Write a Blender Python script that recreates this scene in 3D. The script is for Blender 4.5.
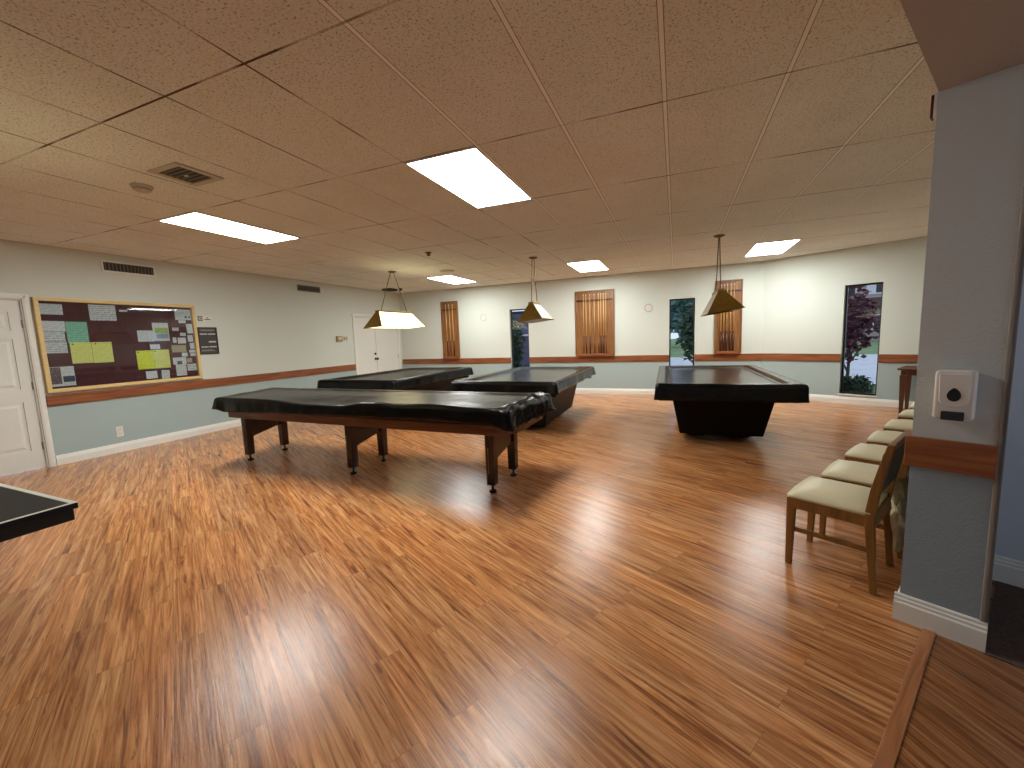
import bpy, bmesh, math, random
from mathutils import Vector, Matrix, noise

sc = bpy.context.scene
for o in list(bpy.data.objects):
    bpy.data.objects.remove(o)
COL = sc.collection
PI = math.pi

# ------------------------------------------------------------------ camera
CAM_H = 1.3907
YAW, PITCH, ROLL = -21.975, -6.492, -2.084
FPX = 408.58
def cam_axes():
    y, p, r = (math.radians(a) for a in (YAW, PITCH, ROLL))
    f = Vector((math.sin(y) * math.cos(p), math.cos(y) * math.cos(p), math.sin(p)))
    r0 = Vector((math.cos(y), -math.sin(y), 0))
    u0 = r0.cross(f)
    rt = math.cos(r) * r0 + math.sin(r) * u0
    return rt, rt.cross(f), f
rt, up, fw = cam_axes()
cd = bpy.data.cameras.new('camera')
cd.sensor_width = 36.0
cd.lens = FPX * 36.0 / 1024.0
cd.clip_start = 0.02
cam = bpy.data.objects.new('camera', cd)
COL.objects.link(cam)
m = Matrix((rt, up, -fw)).transposed().to_4x4()
m.translation = Vector((0, 0, CAM_H))
cam.matrix_world = m
sc.camera = cam

# ------------------------------------------------------------------ world, exposure
w = bpy.data.worlds.new('dusk_sky')
sc.world = w
w.use_nodes = True
bg = w.node_tree.nodes['Background']
bg.inputs['Color'].default_value = (0.80, 0.87, 1.0, 1)
bg.inputs['Strength'].default_value = 1.15
sc.view_settings.view_transform = 'Standard'
sc.view_settings.look = 'None'
sc.view_settings.gamma = 1.0
sc.view_settings.use_curve_mapping = False
sc.view_settings.exposure = 0.0
PANEL_L = 32.5            # radiance of the fluorescent ceiling panels
PANEL_C = (0.97, 1.0, 0.96)
LAMP_L = 5.5              # glowing side of the lit billiard lamps
LAMP_C = (1.0, 0.86, 0.50)
sc.cycles.max_bounces = 10
sc.cycles.diffuse_bounces = 6
sc.cycles.sample_clamp_indirect = 6.0

# ------------------------------------------------------------------ measures
H = 2.718                 # ceiling
XL, YB = -7.2, 9.634      # left wall, back wall
P0 = Vector((1.62, YB, 0))          # where the back wall turns
PP = Vector((0.961, 2.342, 0))      # left corner of the partition's end
E1 = Vector((0.5, 0.8660254, 0))    # along the partition
E2 = Vector((-0.8660254, 0.5, 0))   # out of the partition into the room
S = 0.6096
GX, GY = -1.292, 1.486              # ceiling grid origin
HALL_Z = 2.33
RAIL_T, RAIL_B = 0.886, 0.75
def rd(a): return math.radians(a)
F_LEFT = (Vector((XL, 0, 0)), rd(90))
F_BACK = (Vector((0, YB, 0)), 0.0)
F_SEC = (P0, rd(-30))
F_PART = (PP, rd(-30))
def at(frame, u, y, z):
    o, a = frame
    return Vector((o.x + u * math.cos(a) - y * math.sin(a), o.y + u * math.sin(a) + y * math.cos(a), z))

# ------------------------------------------------------------------ materials
def srgb(r, g, b):
    def f(c):
        c /= 255.0
        return c / 12.92 if c <= 0.04045 else ((c + 0.055) / 1.055) ** 2.4
    return (f(r), f(g), f(b), 1.0)

def mat(name, col, rough=0.5, metal=0.0, spec=0.5, coat=0.0, noise_scale=0, noise_amt=0.0, bump=0.0, bump_scale=60, stretch=(1, 1, 1)):
    m = bpy.data.materials.new(name)
    m.use_nodes = True
    nt = m.node_tree
    b = nt.nodes['Principled BSDF']
    b.inputs['Base Color'].default_value = col
    b.inputs['Roughness'].default_value = rough
    b.inputs['Metallic'].default_value = metal
    b.inputs['Specular IOR Level'].default_value = spec
    b.inputs['Coat Weight'].default_value = coat
    tc = nt.nodes.new('ShaderNodeTexCoord')
    mp = nt.nodes.new('ShaderNodeMapping')
    mp.inputs['Scale'].default_value = stretch
    nt.links.new(tc.outputs['Object'], mp.inputs['Vector'])
    if noise_amt:
        n = nt.nodes.new('ShaderNodeTexNoise')
        n.inputs['Scale'].default_value = noise_scale
        n.inputs['Detail'].default_value = 5
        nt.links.new(mp.outputs[0], n.inputs['Vector'])
        r = nt.nodes.new('ShaderNodeMapRange')
        r.inputs['From Min'].default_value = 0.3
        r.inputs['From Max'].default_value = 0.7
        r.inputs['To Min'].default_value = 1 - noise_amt
        r.inputs['To Max'].default_value = 1 + noise_amt
        nt.links.new(n.outputs['Fac'], r.inputs['Value'])
        mx = nt.nodes.new('ShaderNodeMix')
        mx.data_type = 'RGBA'
        mx.blend_type = 'MULTIPLY'
        mx.inputs['Factor'].default_value = 1
        mx.inputs['A'].default_value = col
        nt.links.new(r.outputs[0], mx.inputs['B'])
        nt.links.new(mx.outputs['Result'], b.inputs['Base Color'])
    if bump:
        n2 = nt.nodes.new('ShaderNodeTexNoise')
        n2.inputs['Scale'].default_value = bump_scale
        n2.inputs['Detail'].default_value = 4
        nt.links.new(mp.outputs[0], n2.inputs['Vector'])
        bp = nt.nodes.new('ShaderNodeBump')
        bp.inputs['Strength'].default_value = bump
        bp.inputs['Distance'].default_value = 0.01
        nt.links.new(n2.outputs['Fac'], bp.inputs['Height'])
        nt.links.new(bp.outputs[0], b.inputs['Normal'])
    return m

def emit(name, col, strength):
    m = bpy.data.materials.new(name)
    m.use_nodes = True
    nt = m.node_tree
    nt.nodes.remove(nt.nodes['Principled BSDF'])
    e = nt.nodes.new('ShaderNodeEmission')
    e.inputs['Color'].default_value = (*col, 1)
    e.inputs['Strength'].default_value = strength
    nt.links.new(e.outputs[0], nt.nodes['Material Output'].inputs['Surface'])
    return m

def glass(name, tint=(0.93, 0.96, 0.98), ior=1.45):
    m = bpy.data.materials.new(name)
    m.use_nodes = True
    nt = m.node_tree
    nt.nodes.remove(nt.nodes['Principled BSDF'])
    t = nt.nodes.new('ShaderNodeBsdfTransparent')
    t.inputs['Color'].default_value = (*tint, 1)
    g = nt.nodes.new('ShaderNodeBsdfGlossy')
    g.inputs['Roughness'].default_value = 0.02
    f = nt.nodes.new('ShaderNodeFresnel')
    f.inputs['IOR'].default_value = ior
    mx = nt.nodes.new('ShaderNodeMixShader')
    nt.links.new(f.outputs[0], mx.inputs['Fac'])
    nt.links.new(t.outputs[0], mx.inputs[1])
    nt.links.new(g.outputs[0], mx.inputs[2])
    nt.links.new(mx.outputs[0], nt.nodes['Material Output'].inputs['Surface'])
    return m

class NB:
    """small node-graph helper"""
    def __init__(self, name):
        self.m = bpy.data.materials.new(name)
        self.m.use_nodes = True
        self.nt = self.m.node_tree
        self.b = self.nt.nodes['Principled BSDF']
    def n(self, typ, **kw):
        nd = self.nt.nodes.new('ShaderNode' + typ)
        for k, v in kw.items():
            if hasattr(nd, k) and k not in nd.inputs:
                setattr(nd, k, v)
            else:
                nd.inputs[k.replace('_', ' ')].default_value = v
        return nd
    def l(self, a, b):
        self.nt.links.new(a, b)
    def math(self, op, a, b=None, clamp=False):
        nd = self.nt.nodes.new('ShaderNodeMath')
        nd.operation = op
        nd.use_clamp = clamp
        for i, v in enumerate((a, b)):
            if v is None: continue
            if isinstance(v, (int, float)): nd.inputs[i].default_value = v
            else: self.l(v, nd.inputs[i])
        return nd.outputs[0]
    def ramp(self, fac, stops):
        nd = self.nt.nodes.new('ShaderNodeValToRGB')
        cr = nd.color_ramp
        while len(cr.elements) < len(stops): cr.elements.new(0.5)
        for e, (p, c) in zip(cr.elements, stops):
            e.position = p
            e.color = c
        self.l(fac, nd.inputs[0])
        return nd.outputs[0]
    def mix(self, fac, a, b, blend='MIX'):
        nd = self.nt.nodes.new('ShaderNodeMix')
        nd.data_type = 'RGBA'
        nd.blend_type = blend
        for key, v in (('Factor', fac), ('A', a), ('B', b)):
            if isinstance(v, (int, float)): nd.inputs[key].default_value = v
            elif isinstance(v, tuple): nd.inputs[key].default_value = v
            else: self.l(v, nd.inputs[key])
        return nd.outputs['Result']

def floor_material(name='plank_floor', dim=1.0):
    k = NB(name)
    tc = k.n('TexCoord')
    mp = k.n('Mapping')
    mp.inputs['Rotation'].default_value = (0, 0, rd(28.5))
    k.l(tc.outputs['Object'], mp.inputs['Vector'])
    br = k.n('TexBrick', offset=0.37, offset_frequency=2)
    br.inputs['Color1'].default_value = (0, 0, 0, 1)
    br.inputs['Color2'].default_value = (1, 1, 1, 1)
    br.inputs['Mortar'].default_value = (0.5, 0.5, 0.5, 1)
    br.inputs['Scale'].default_value = 1
    br.inputs['Mortar Size'].default_value = 0.0012
    br.inputs['Mortar Smooth'].default_value = 0.2
    br.inputs['Brick Width'].default_value = 1.22
    br.inputs['Row Height'].default_value = 0.132
    k.l(mp.outputs[0], br.inputs['Vector'])
    rnd = k.n('SeparateColor')
    k.l(br.outputs['Color'], rnd.inputs[0])
    r = rnd.outputs[0]
    off = k.n('CombineXYZ')
    k.l(k.math('MULTIPLY', r, 37.0), off.inputs[0])
    k.l(k.math('MULTIPLY', r, 11.0), off.inputs[1])
    k.l(k.math('MULTIPLY', r, 5.0), off.inputs[2])
    add = k.n('VectorMath', operation='ADD')
    k.l(mp.outputs[0], add.inputs[0])
    k.l(off.outputs[0], add.inputs[1])
    def streak(sx, sy, detail, dist, rough=0.6):
        m2 = k.n('Mapping')
        m2.inputs['Scale'].default_value = (sx, sy, 1)
        k.l(add.outputs[0], m2.inputs['Vector'])
        nz = k.n('TexNoise')
        nz.inputs['Scale'].default_value = 1
        nz.inputs['Detail'].default_value = detail
        nz.inputs['Roughness'].default_value = rough
        nz.inputs['Distortion'].default_value = dist
        k.l(m2.outputs[0], nz.inputs['Vector'])
        return nz.outputs['Fac']
    a = streak(1.3, 23, 6, 1.6)
    b = streak(3.5, 110, 5, 0.4, 0.7)
    d = streak(2.6, 40, 5, 2.0)
    base = k.ramp(a, [(0.28, srgb(112, 68, 40)), (0.41, srgb(172, 112, 68)), (0.55, srgb(208, 146, 94)), (0.72, srgb(230, 178, 126))])
    tone = k.ramp(r, [(0.0, (0.84, 0.81, 0.79, 1)), (0.5, (1, 1, 1, 1)), (1.0, (1.10, 1.02, 0.92, 1))])
    c1 = k.mix(1.0, base, tone, 'MULTIPLY')
    fine = k.ramp(b, [(0.33, (0.62, 0.55, 0.5, 1)), (0.5, (1, 1, 1, 1)), (0.7, (1.1, 1.08, 1.05, 1))])
    c2 = k.mix(0.85, c1, fine, 'MULTIPLY')
    dark = k.ramp(d, [(0.34, (1, 1, 1, 1)), (0.42, (0, 0, 0, 1))])
    c3 = k.mix(k.math('MULTIPLY', dark, 0.60), c2, srgb(84, 46, 28))
    c4 = k.mix(k.math('MULTIPLY', br.outputs['Fac'], 0.35), c3, srgb(58, 34, 22))
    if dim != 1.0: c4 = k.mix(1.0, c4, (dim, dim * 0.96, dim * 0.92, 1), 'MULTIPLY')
    k.l(c4, k.b.inputs['Base Color'])
    ro = k.math('ADD', k.math('MULTIPLY', b, 0.18), 0.13)
    k.l(ro, k.b.inputs['Roughness'])
    k.b.inputs['Specular IOR Level'].default_value = 0.36
    bp = k.n('Bump')
    bp.inputs['Strength'].default_value = 0.25
    bp.inputs['Distance'].default_value = 0.004
    k.l(k.math('ADD', b, k.math('MULTIPLY', br.outputs['Fac'], -1.5)), bp.inputs['Height'])
    k.l(bp.outputs[0], k.b.inputs['Normal'])
    return k.m

def ceiling_material():
    k = NB('acoustic_tile')
    tc = k.n('TexCoord')
    sp = k.n('SeparateXYZ')
    k.l(tc.outputs['Object'], sp.inputs[0])
    def grid_dist(out, origin, period):
        v = k.math('DIVIDE', k.math('SUBTRACT', out, origin), period)
        fr = k.math('SUBTRACT', v, k.math('FLOOR', v))
        return k.math('MULTIPLY', k.math('MINIMUM', fr, k.math('SUBTRACT', 1.0, fr)), period)
    dx = grid_dist(sp.outputs[0], GX, S)
    dy = grid_dist(sp.outputs[1], GY, 2 * S)
    colm = k.math('LESS_THAN', dx, 0.0100)
    rowm = k.math('LESS_THAN', dy, 0.0065)
    gap = k.math('MULTIPLY', k.math('LESS_THAN', dx, 0.0140), k.math('SUBTRACT', 1.0, colm))
    n1 = k.n('TexNoise'); n1.inputs['Scale'].default_value = 95; n1.inputs['Detail'].default_value = 3
    k.l(tc.outputs['Object'], n1.inputs['Vector'])
    n2 = k.n('TexNoise'); n2.inputs['Scale'].default_value = 2.0; n2.inputs['Detail'].default_value = 2
    k.l(tc.outputs['Object'], n2.inputs['Vector'])
    spk = k.ramp(n1.outputs['Fac'], [(0.30, srgb(162, 160, 148)), (0.42, srgb(230, 232, 222)), (0.6, srgb(240, 242, 235))])
    var = k.ramp(n2.outputs['Fac'], [(0.3, (0.93, 0.92, 0.91, 1)), (0.7, (1, 1, 1, 1))])
    c = k.mix(1.0, spk, var, 'MULTIPLY')
    c = k.mix(k.math('MULTIPLY', gap, k.math('GREATER_THAN', sp.outputs[0], -1.75)), c, srgb(150, 140, 128))
    # same bars throughout: pale right, dark left, their light and shade put into colour
    right = k.math('GREATER_THAN', sp.outputs[0], -1.75)
    c = k.mix(k.math('MULTIPLY', k.math('MULTIPLY', colm, right), 0.95), c, srgb(255, 255, 250))
    joint = k.math('MULTIPLY', k.math('LESS_THAN', dx, 0.0055), k.math('SUBTRACT', 1.0, right))
    # rows: the joint is a dark gap with wobbling edges
    nr = k.n('TexNoise'); nr.inputs['Scale'].default_value = 2.2
    k.l(tc.outputs['Object'], nr.inputs['Vector'])
    rv = k.ramp(nr.outputs['Fac'], [(0.42, (0.25, 0.25, 0.25, 1)), (0.56, (1, 1, 1, 1))])
    c = k.mix(k.math('MULTIPLY', k.math('MAXIMUM', rowm, joint), rv), c, srgb(96, 78, 62))
    k.l(c, k.b.inputs['Base Color'])
    k.b.inputs['Roughness'].default_value = 0.9
    k.b.inputs['Specular IOR Level'].default_value = 0.2
    bp = k.n('Bump'); bp.inputs['Strength'].default_value = 0.5; bp.inputs['Distance'].default_value = 0.004
    k.l(n1.outputs['Fac'], bp.inputs['Height'])
    k.l(bp.outputs[0], k.b.inputs['Normal'])
    return k.m

def wood(name, dark, mid, light, axis='X', rough=0.35, scale=1.0):
    k = NB(name)
    tc = k.n('TexCoord')
    mp = k.n('Mapping')
    sc_ = {'X': (2, 30, 30), 'Y': (30, 2, 30), 'Z': (30, 30, 2)}[axis]
    mp.inputs['Scale'].default_value = tuple(s * scale for s in sc_)
    k.l(tc.outputs['Object'], mp.inputs['Vector'])
    n = k.n('TexNoise'); n.inputs['Scale'].default_value = 1; n.inputs['Detail'].default_value = 5; n.inputs['Distortion'].default_value = 0.8
    k.l(mp.outputs[0], n.inputs['Vector'])
    c = k.ramp(n.outputs['Fac'], [(0.3, dark), (0.5, mid), (0.72, light)])
    k.l(c, k.b.inputs['Base Color'])
    k.b.inputs['Roughness'].default_value = rough
    return k.m

def printed(name, paper, ink, density=60, amount=0.5):
    """paper with rows of illegible small print"""
    k = NB(name)
    tc = k.n('TexCoord')
    sp = k.n('SeparateXYZ')
    k.l(tc.outputs['Object'], sp.inputs[0])
    row = k.math('FRACT', k.math('MULTIPLY', sp.outputs[2], density))
    line = k.math('LESS_THAN', row, 0.45)
    mp = k.n('Mapping'); mp.inputs['Scale'].default_value = (55, 1, density)
    k.l(tc.outputs['Object'], mp.inputs['Vector'])
    n = k.n('TexNoise'); n.inputs['Scale'].default_value = 1; n.inputs['Detail'].default_value = 3
    k.l(mp.outputs[0], n.inputs['Vector'])
    msk = k.math('MULTIPLY', line, k.math('GREATER_THAN', n.outputs['Fac'], 0.47))
    k.l(k.mix(k.math('MULTIPLY', msk, amount), paper, ink), k.b.inputs['Base Color'])
    k.b.inputs['Roughness'].default_value = 0.7
    return k.m

M = {}
M['floor'] = floor_material()
M['floor_hall'] = floor_material('shaded_plank_floor', 0.55)  # same planks, the hall's shade put into a darker colour
M['ceiling'] = ceiling_material()
M['wall_up'] = mat('cream_wall_paint', srgb(214, 220, 212), 0.8, spec=0.3, bump=0.15, bump_scale=120)
M['wall_lo'] = mat('blue_grey_wall_paint', srgb(168, 186, 186), 0.75, spec=0.3, bump=0.15, bump_scale=120)
M['wall_hall'] = mat('hall_wall_paint', srgb(206, 214, 226), 0.8, spec=0.3, bump=0.2, bump_scale=90, stretch=(1, 1, 0.2))  # blue tint of the hall's daylight put into the paint colour
M['part_up'] = mat('partition_paint', srgb(194, 200, 200), 0.8, spec=0.3, bump=0.2, bump_scale=120)
M['part_lo'] = mat('partition_lower_paint', srgb(144, 160, 170), 0.8, spec=0.3, bump=0.2, bump_scale=120)
M['soffit'] = mat('soffit_paint', srgb(176, 168, 158), 0.9, spec=0.2, bump=0.3, bump_scale=100)
M['white'] = mat('white_trim_paint', srgb(234, 235, 229), 0.45)
M['door'] = mat('white_door_paint', srgb(228, 230, 225), 0.5, bump=0.05, bump_scale=20, stretch=(8, 8, 0.5))
M['rail'] = wood('chair_rail_wood', srgb(108, 60, 33), srgb(138, 80, 45), srgb(160, 99, 59), 'X', 0.4)
M['black_vinyl'] = mat('black_vinyl', srgb(9, 9, 9), 0.27, spec=0.24, bump=0.2, bump_scale=9)
M['shiny_vinyl'] = mat('shiny_black_vinyl', srgb(9, 9, 9), 0.24, spec=0.30, bump=0.2, bump_scale=7)
M['table_wood'] = wood('games_table_wood', srgb(72, 38, 20), srgb(102, 58, 30), srgb(126, 76, 42), 'X', 0.3)
M['leg_wood'] = wood('dark_red_leg_wood', srgb(32, 12, 11), srgb(44, 17, 14), srgb(56, 22, 17), 'Z', 0.22)
M['pool_body'] = mat('black_pool_table_laminate', srgb(9, 8, 9), 0.5, spec=0.15)
M['pool_side'] = wood('dark_pool_table_wood', srgb(34, 16, 14), srgb(44, 22, 18), srgb(56, 28, 22), 'Z', 0.4)
M['cloth_green'] = mat('table_felt', srgb(40, 80, 60), 0.95)
M['steel'] = mat('brushed_steel', srgb(150, 150, 150), 0.3, 1.0)
M['dark_metal'] = mat('dark_metal', srgb(40, 36, 34), 0.4, 0.8)
M['brass'] = mat('aged_brass', srgb(150, 122, 58), 0.42, 0.85, noise_scale=30, noise_amt=0.12)
M['brass_dark'] = mat('brass_chain', srgb(116, 92, 52), 0.45, 0.8)
M['lamp_unlit'] = mat('cream_lamp_panel', srgb(176, 170, 146), 0.5)
M['lamp_lit'] = emit('glowing_lamp_panel', LAMP_C, LAMP_L)
M['lamp_inner'] = mat('white_lamp_diffuser', srgb(240, 238, 228), 0.5)
M['lamp_warm'] = emit('dimmer_lamp_panel', LAMP_C, LAMP_L * 0.5)
M['panel'] = emit('fluorescent_diffuser', PANEL_C, PANEL_L * 1.2)
M['panel_far'] = emit('dimmer_fluorescent_diffuser', PANEL_C, PANEL_L * 0.92)  # same fittings, dimmed to even out left and back wall brightness
M['light_frame'] = mat('white_enamel', srgb(225, 220, 208), 0.5)
M['vent'] = mat('tan_vent_metal', srgb(190, 178, 160), 0.5)
M['vent_dark'] = mat('dark_vent_slots', srgb(62, 54, 46), 0.7)
M['grille'] = mat('grey_grille_metal', srgb(116, 110, 98), 0.5)
M['plastic'] = mat('white_plastic', srgb(226, 224, 218), 0.35)
M['ivory'] = mat('ivory_plastic', srgb(206, 200, 180), 0.45)
M['beige'] = mat('beige_plastic', srgb(160, 148, 112), 0.5)
M['black_plastic'] = mat('black_plastic', srgb(16, 16, 18), 0.3)
M['grey_plastic'] = mat('charcoal_plastic', srgb(52, 48, 50), 0.45)
M['board'] = mat('maroon_board_fabric', srgb(84, 36, 36), 0.9, noise_scale=40, noise_amt=0.1)
M['board_frame'] = mat('gold_oak_frame', srgb(222, 194, 134), 0.45, noise_scale=14, noise_amt=0.08, stretch=(1, 6, 6))
M['glass'] = glass('board_glass')
M['win_glass'] = glass('window_glass', (0.90, 0.94, 0.97), 1.28)
M['win_frame'] = mat('dark_bronze_frame', srgb(58, 58, 60), 0.4, 0.5)
M['rack'] = wood('cue_rack_wood', srgb(112, 72, 38), srgb(140, 94, 52), srgb(162, 114, 66), 'Z', 0.4)
M['rack_dark'] = wood('cue_rack_strip', srgb(58, 34, 20), srgb(76, 46, 26), srgb(96, 60, 34), 'X', 0.4)
M['maple'] = wood('maple_cue', srgb(206, 160, 98), srgb(226, 184, 122), srgb(238, 202, 146), 'Z', 0.25)
M['butt_red'] = mat('dark_cue_butt', srgb(70, 30, 20), 0.25)
M['butt_brown'] = mat('brown_cue_butt', srgb(120, 68, 32), 0.25)
M['chair_wood'] = wood('oak_chair_wood', srgb(104, 66, 28), srgb(130, 88, 40), srgb(148, 104, 52), 'Z', 0.35)
M['cream_vinyl'] = mat('cream_vinyl', srgb(224, 214, 178), 0.42, bump=0.12, bump_scale=14)
M['shaded_vinyl'] = mat('shaded_back_fabric', srgb(120, 112, 100), 0.7)  # grey is the shade behind the chairs put into the colour
M['cloth'] = mat('cream_cloth', srgb(196, 184, 148), 0.8)
M['side_table'] = wood('dark_side_table_wood', srgb(62, 36, 20), srgb(84, 50, 28), srgb(104, 64, 36), 'Z', 0.4)
M['pong_top'] = mat('black_table_top', srgb(26, 29, 34), 0.55, spec=0.2)
M['pong_edge'] = mat('black_table_edge', srgb(8, 8, 9), 0.5)
M['strip_wood'] = wood('threshold_wood', srgb(138, 84, 50), srgb(172, 112, 70), srgb(194, 136, 90), 'Y', 0.4)
M['guard'] = mat('taupe_corner_bead', srgb(150, 144, 138), 0.5)
M['poster'] = mat('charcoal_poster', srgb(62, 60, 62), 0.4)
M['print_white'] = mat('white_print', srgb(206, 204, 198), 0.6)
M['black_frame'] = mat('black_frame', srgb(24, 22, 20), 0.4)
M['paper'] = printed('white_printed_paper', srgb(222, 218, 210), srgb(120, 116, 118), 55, 0.45)
M['paper_dense'] = printed('dense_printed_paper', srgb(216, 212, 204), srgb(90, 86, 88), 38, 0.6)
M['paper_green'] = printed('green_printed_paper', srgb(142, 196, 160), srgb(78, 120, 96), 42, 0.5)
M['paper_yellow'] = printed('pale_yellow_paper', srgb(228, 222, 120), srgb(170, 160, 70), 45, 0.4)
M['paper_lime'] = printed('bright_yellow_paper', srgb(224, 226, 62), srgb(150, 150, 50), 45, 0.45)
M['photo_a'] = mat('brown_photo_print', srgb(110, 92, 90), 0.6, noise_scale=40, noise_amt=0.5)
M['photo_b'] = mat('dark_blue_photo_print', srgb(66, 74, 88), 0.5, noise_scale=30, noise_amt=0.4)
M['card'] = printed('small_white_card', srgb(226, 222, 216), srgb(120, 112, 116), 90, 0.45)
M['pink_card'] = printed('pinkish_card', srgb(220, 200, 196), srgb(130, 100, 104), 90, 0.45)
M['tan_card'] = printed('tan_photo_card', srgb(190, 168, 130), srgb(110, 90, 70), 60, 0.7)
M['green_print'] = mat('green_print_block', srgb(168, 184, 92), 0.6, noise_scale=30, noise_amt=0.15)
M['blue_print'] = mat('blue_grey_print_block', srgb(150, 160, 176), 0.6, noise_scale=40, noise_amt=0.2)
M['grass'] = mat('lawn_grass', srgb(112, 136, 92), 0.95, noise_scale=4, noise_amt=0.3)
M['path'] = mat('concrete_path', srgb(196, 198, 206), 0.85, noise_scale=3, noise_amt=0.12)
M['red_leaf'] = mat('dark_red_leaves', srgb(96, 44, 62), 0.6, noise_scale=6, noise_amt=0.4)
M['green_leaf'] = mat('dark_green_leaves', srgb(66, 90, 66), 0.6, noise_scale=6, noise_amt=0.35)
M['blue_leaf'] = mat('blue_green_leaves', srgb(108, 142, 142), 0.7, noise_scale=4, noise_amt=0.35)
M['bark'] = mat('grey_bark', srgb(92, 76, 70), 0.9)
M['house_wall'] = mat('tan_house_wall', srgb(176, 164, 166), 0.9)
M['house_white'] = mat('white_house_trim', srgb(232, 230, 236), 0.8)
M['house_roof'] = mat('brown_roof', srgb(92, 70, 64), 0.9)
M['mat'] = mat('dark_floor_shade', srgb(84, 66, 56), 0.95, noise_scale=60, noise_amt=0.3)
M['house_dark'] = mat('dark_house_glass', srgb(40, 40, 50), 0.3)
M['blue_wall'] = mat('violet_grey_wall', srgb(104, 98, 124), 0.9)

# ------------------------------------------------------------------ mesh tools
class MB:
    def __init__(self):
        self.v, self.f, self.mi = [], [], []
    def add(self, vs, fs, mi=0):
        b = len(self.v)
        self.v += [tuple(p) for p in vs]
        self.f += [tuple(b + i for i in f) for f in fs]
        self.mi += [mi] * len(fs)
        return self
    def box(self, x0, x1, y0, y1, z0, z1, mi=0):
        x0, x1 = min(x0, x1), max(x0, x1); y0, y1 = min(y0, y1), max(y0, y1); z0, z1 = min(z0, z1), max(z0, z1)
        vs = [(x0, y0, z0), (x1, y0, z0), (x1, y1, z0), (x0, y1, z0), (x0, y0, z1), (x1, y0, z1), (x1, y1, z1), (x0, y1, z1)]
        return self.add(vs, [(0, 3, 2, 1), (4, 5, 6, 7), (0, 1, 5, 4), (1, 2, 6, 5), (2, 3, 7, 6), (3, 0, 4, 7)], mi)
    def hexa(self, bot, top, mi=0):
        """bot, top: four points each, counter-clockwise from above"""
        return self.add(list(bot) + list(top), [(3, 2, 1, 0), (4, 5, 6, 7), (0, 1, 5, 4), (1, 2, 6, 5), (2, 3, 7, 6), (3, 0, 4, 7)], mi)
    def taper(self, cx0, cy0, w0, d0, z0, cx1, cy1, w1, d1, z1, mi=0):
        def r(cx, cy, w, d, z): return [(cx - w / 2, cy - d / 2, z), (cx + w / 2, cy - d / 2, z), (cx + w / 2, cy + d / 2, z), (cx - w / 2, cy + d / 2, z)]
        return self.hexa(r(cx0, cy0, w0, d0, z0), r(cx1, cy1, w1, d1, z1), mi)
    def prism(self, pts, z0, z1, mi=0, fn=None):
        """polygon in local XY (CCW) extruded z0..z1; fn maps (a,b,c)->point"""
        n = len(pts)
        vs = [(a, b, z0) for a, b in pts] + [(a, b, z1) for a, b in pts]
        if fn: vs = [fn(*p) for p in vs]
        fs = [tuple(reversed(range(n))), tuple(range(n, 2 * n))]
        fs += [(i, (i + 1) % n, n + (i + 1) % n, n + i) for i in range(n)]
        return self.add(vs, fs, mi)
    def lathe(self, prof, seg=24, c=(0, 0, 0), mi=0, axis='Z'):
        vs, fs = [], []
        for r, z in prof:
            for k in range(seg):
                a = 2 * PI * k / seg
                p = (r * math.cos(a), r * math.sin(a), z)
                if axis == 'Y': p = (p[0], p[2], p[1])
                vs.append((p[0] + c[0], p[1] + c[1], p[2] + c[2]))
        n = len(prof)
        for i in range(n - 1):
            for k in range(seg):
                q = (i * seg + k, i * seg + (k + 1) % seg, (i + 1) * seg + (k + 1) % seg, (i + 1) * seg + k)
                fs.append(q if axis == 'Z' else q[::-1])
        cap0, cap1 = tuple(reversed(range(seg))), tuple((n - 1) * seg + k for k in range(seg))
        if axis == 'Y': cap0, cap1 = cap0[::-1], cap1[::-1]
        fs += [cap0, cap1]
        return self.add(vs, fs, mi)
    def tube(self, pts, rad, seg=8, mi=0, cap=True):
        pts = [Vector(p) for p in pts]
        rads = rad if isinstance(rad, (list, tuple)) else [rad] * len(pts)
        vs, fs = [], []
        up_ = None
        for i, p in enumerate(pts):
            t = (pts[min(i + 1, len(pts) - 1)] - pts[max(i - 1, 0)]).normalized()
            if up_ is None:
                up_ = Vector((0, 0, 1)) if abs(t.z) < 0.9 else Vector((1, 0, 0))
            a = t.cross(up_).normalized()
            b = a.cross(t).normalized()
            up_ = b
            for k in range(seg):
                g = 2 * PI * k / seg
                vs.append(p + (a * math.cos(g) + b * math.sin(g)) * rads[i])
        for i in range(len(pts) - 1):
            for k in range(seg):
                fs.append((i * seg + k, i * seg + (k + 1) % seg, (i + 1) * seg + (k + 1) % seg, (i + 1) * seg + k))
        if cap:
            fs += [tuple(reversed(range(seg))), tuple((len(pts) - 1) * seg + k for k in range(seg))]
        return self.add(vs, fs, mi)
    def torus(self, c, R, r, normal='Y', seg=20, sub=8, mi=0, squash=(1, 1)):
        vs, fs = [], []
        for i in range(seg):
            a = 2 * PI * i / seg
            for j in range(sub):
                b = 2 * PI * j / sub
                x = (R + r * math.cos(b)) * math.cos(a) * squash[0]
                z = (R + r * math.cos(b)) * math.sin(a) * squash[1]
                y = r * math.sin(b)
                p = {'Y': (x, y, z), 'Z': (x, z, y), 'X': (y, x, z)}[normal]
                vs.append((p[0] + c[0], p[1] + c[1], p[2] + c[2]))
        for i in range(seg):
            for j in range(sub):
                fs.append((i * sub + j, i * sub + (j + 1) % sub, ((i + 1) % seg) * sub + (j + 1) % sub, ((i + 1) % seg) * sub + j))
        return self.add(vs, fs, mi)
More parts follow.
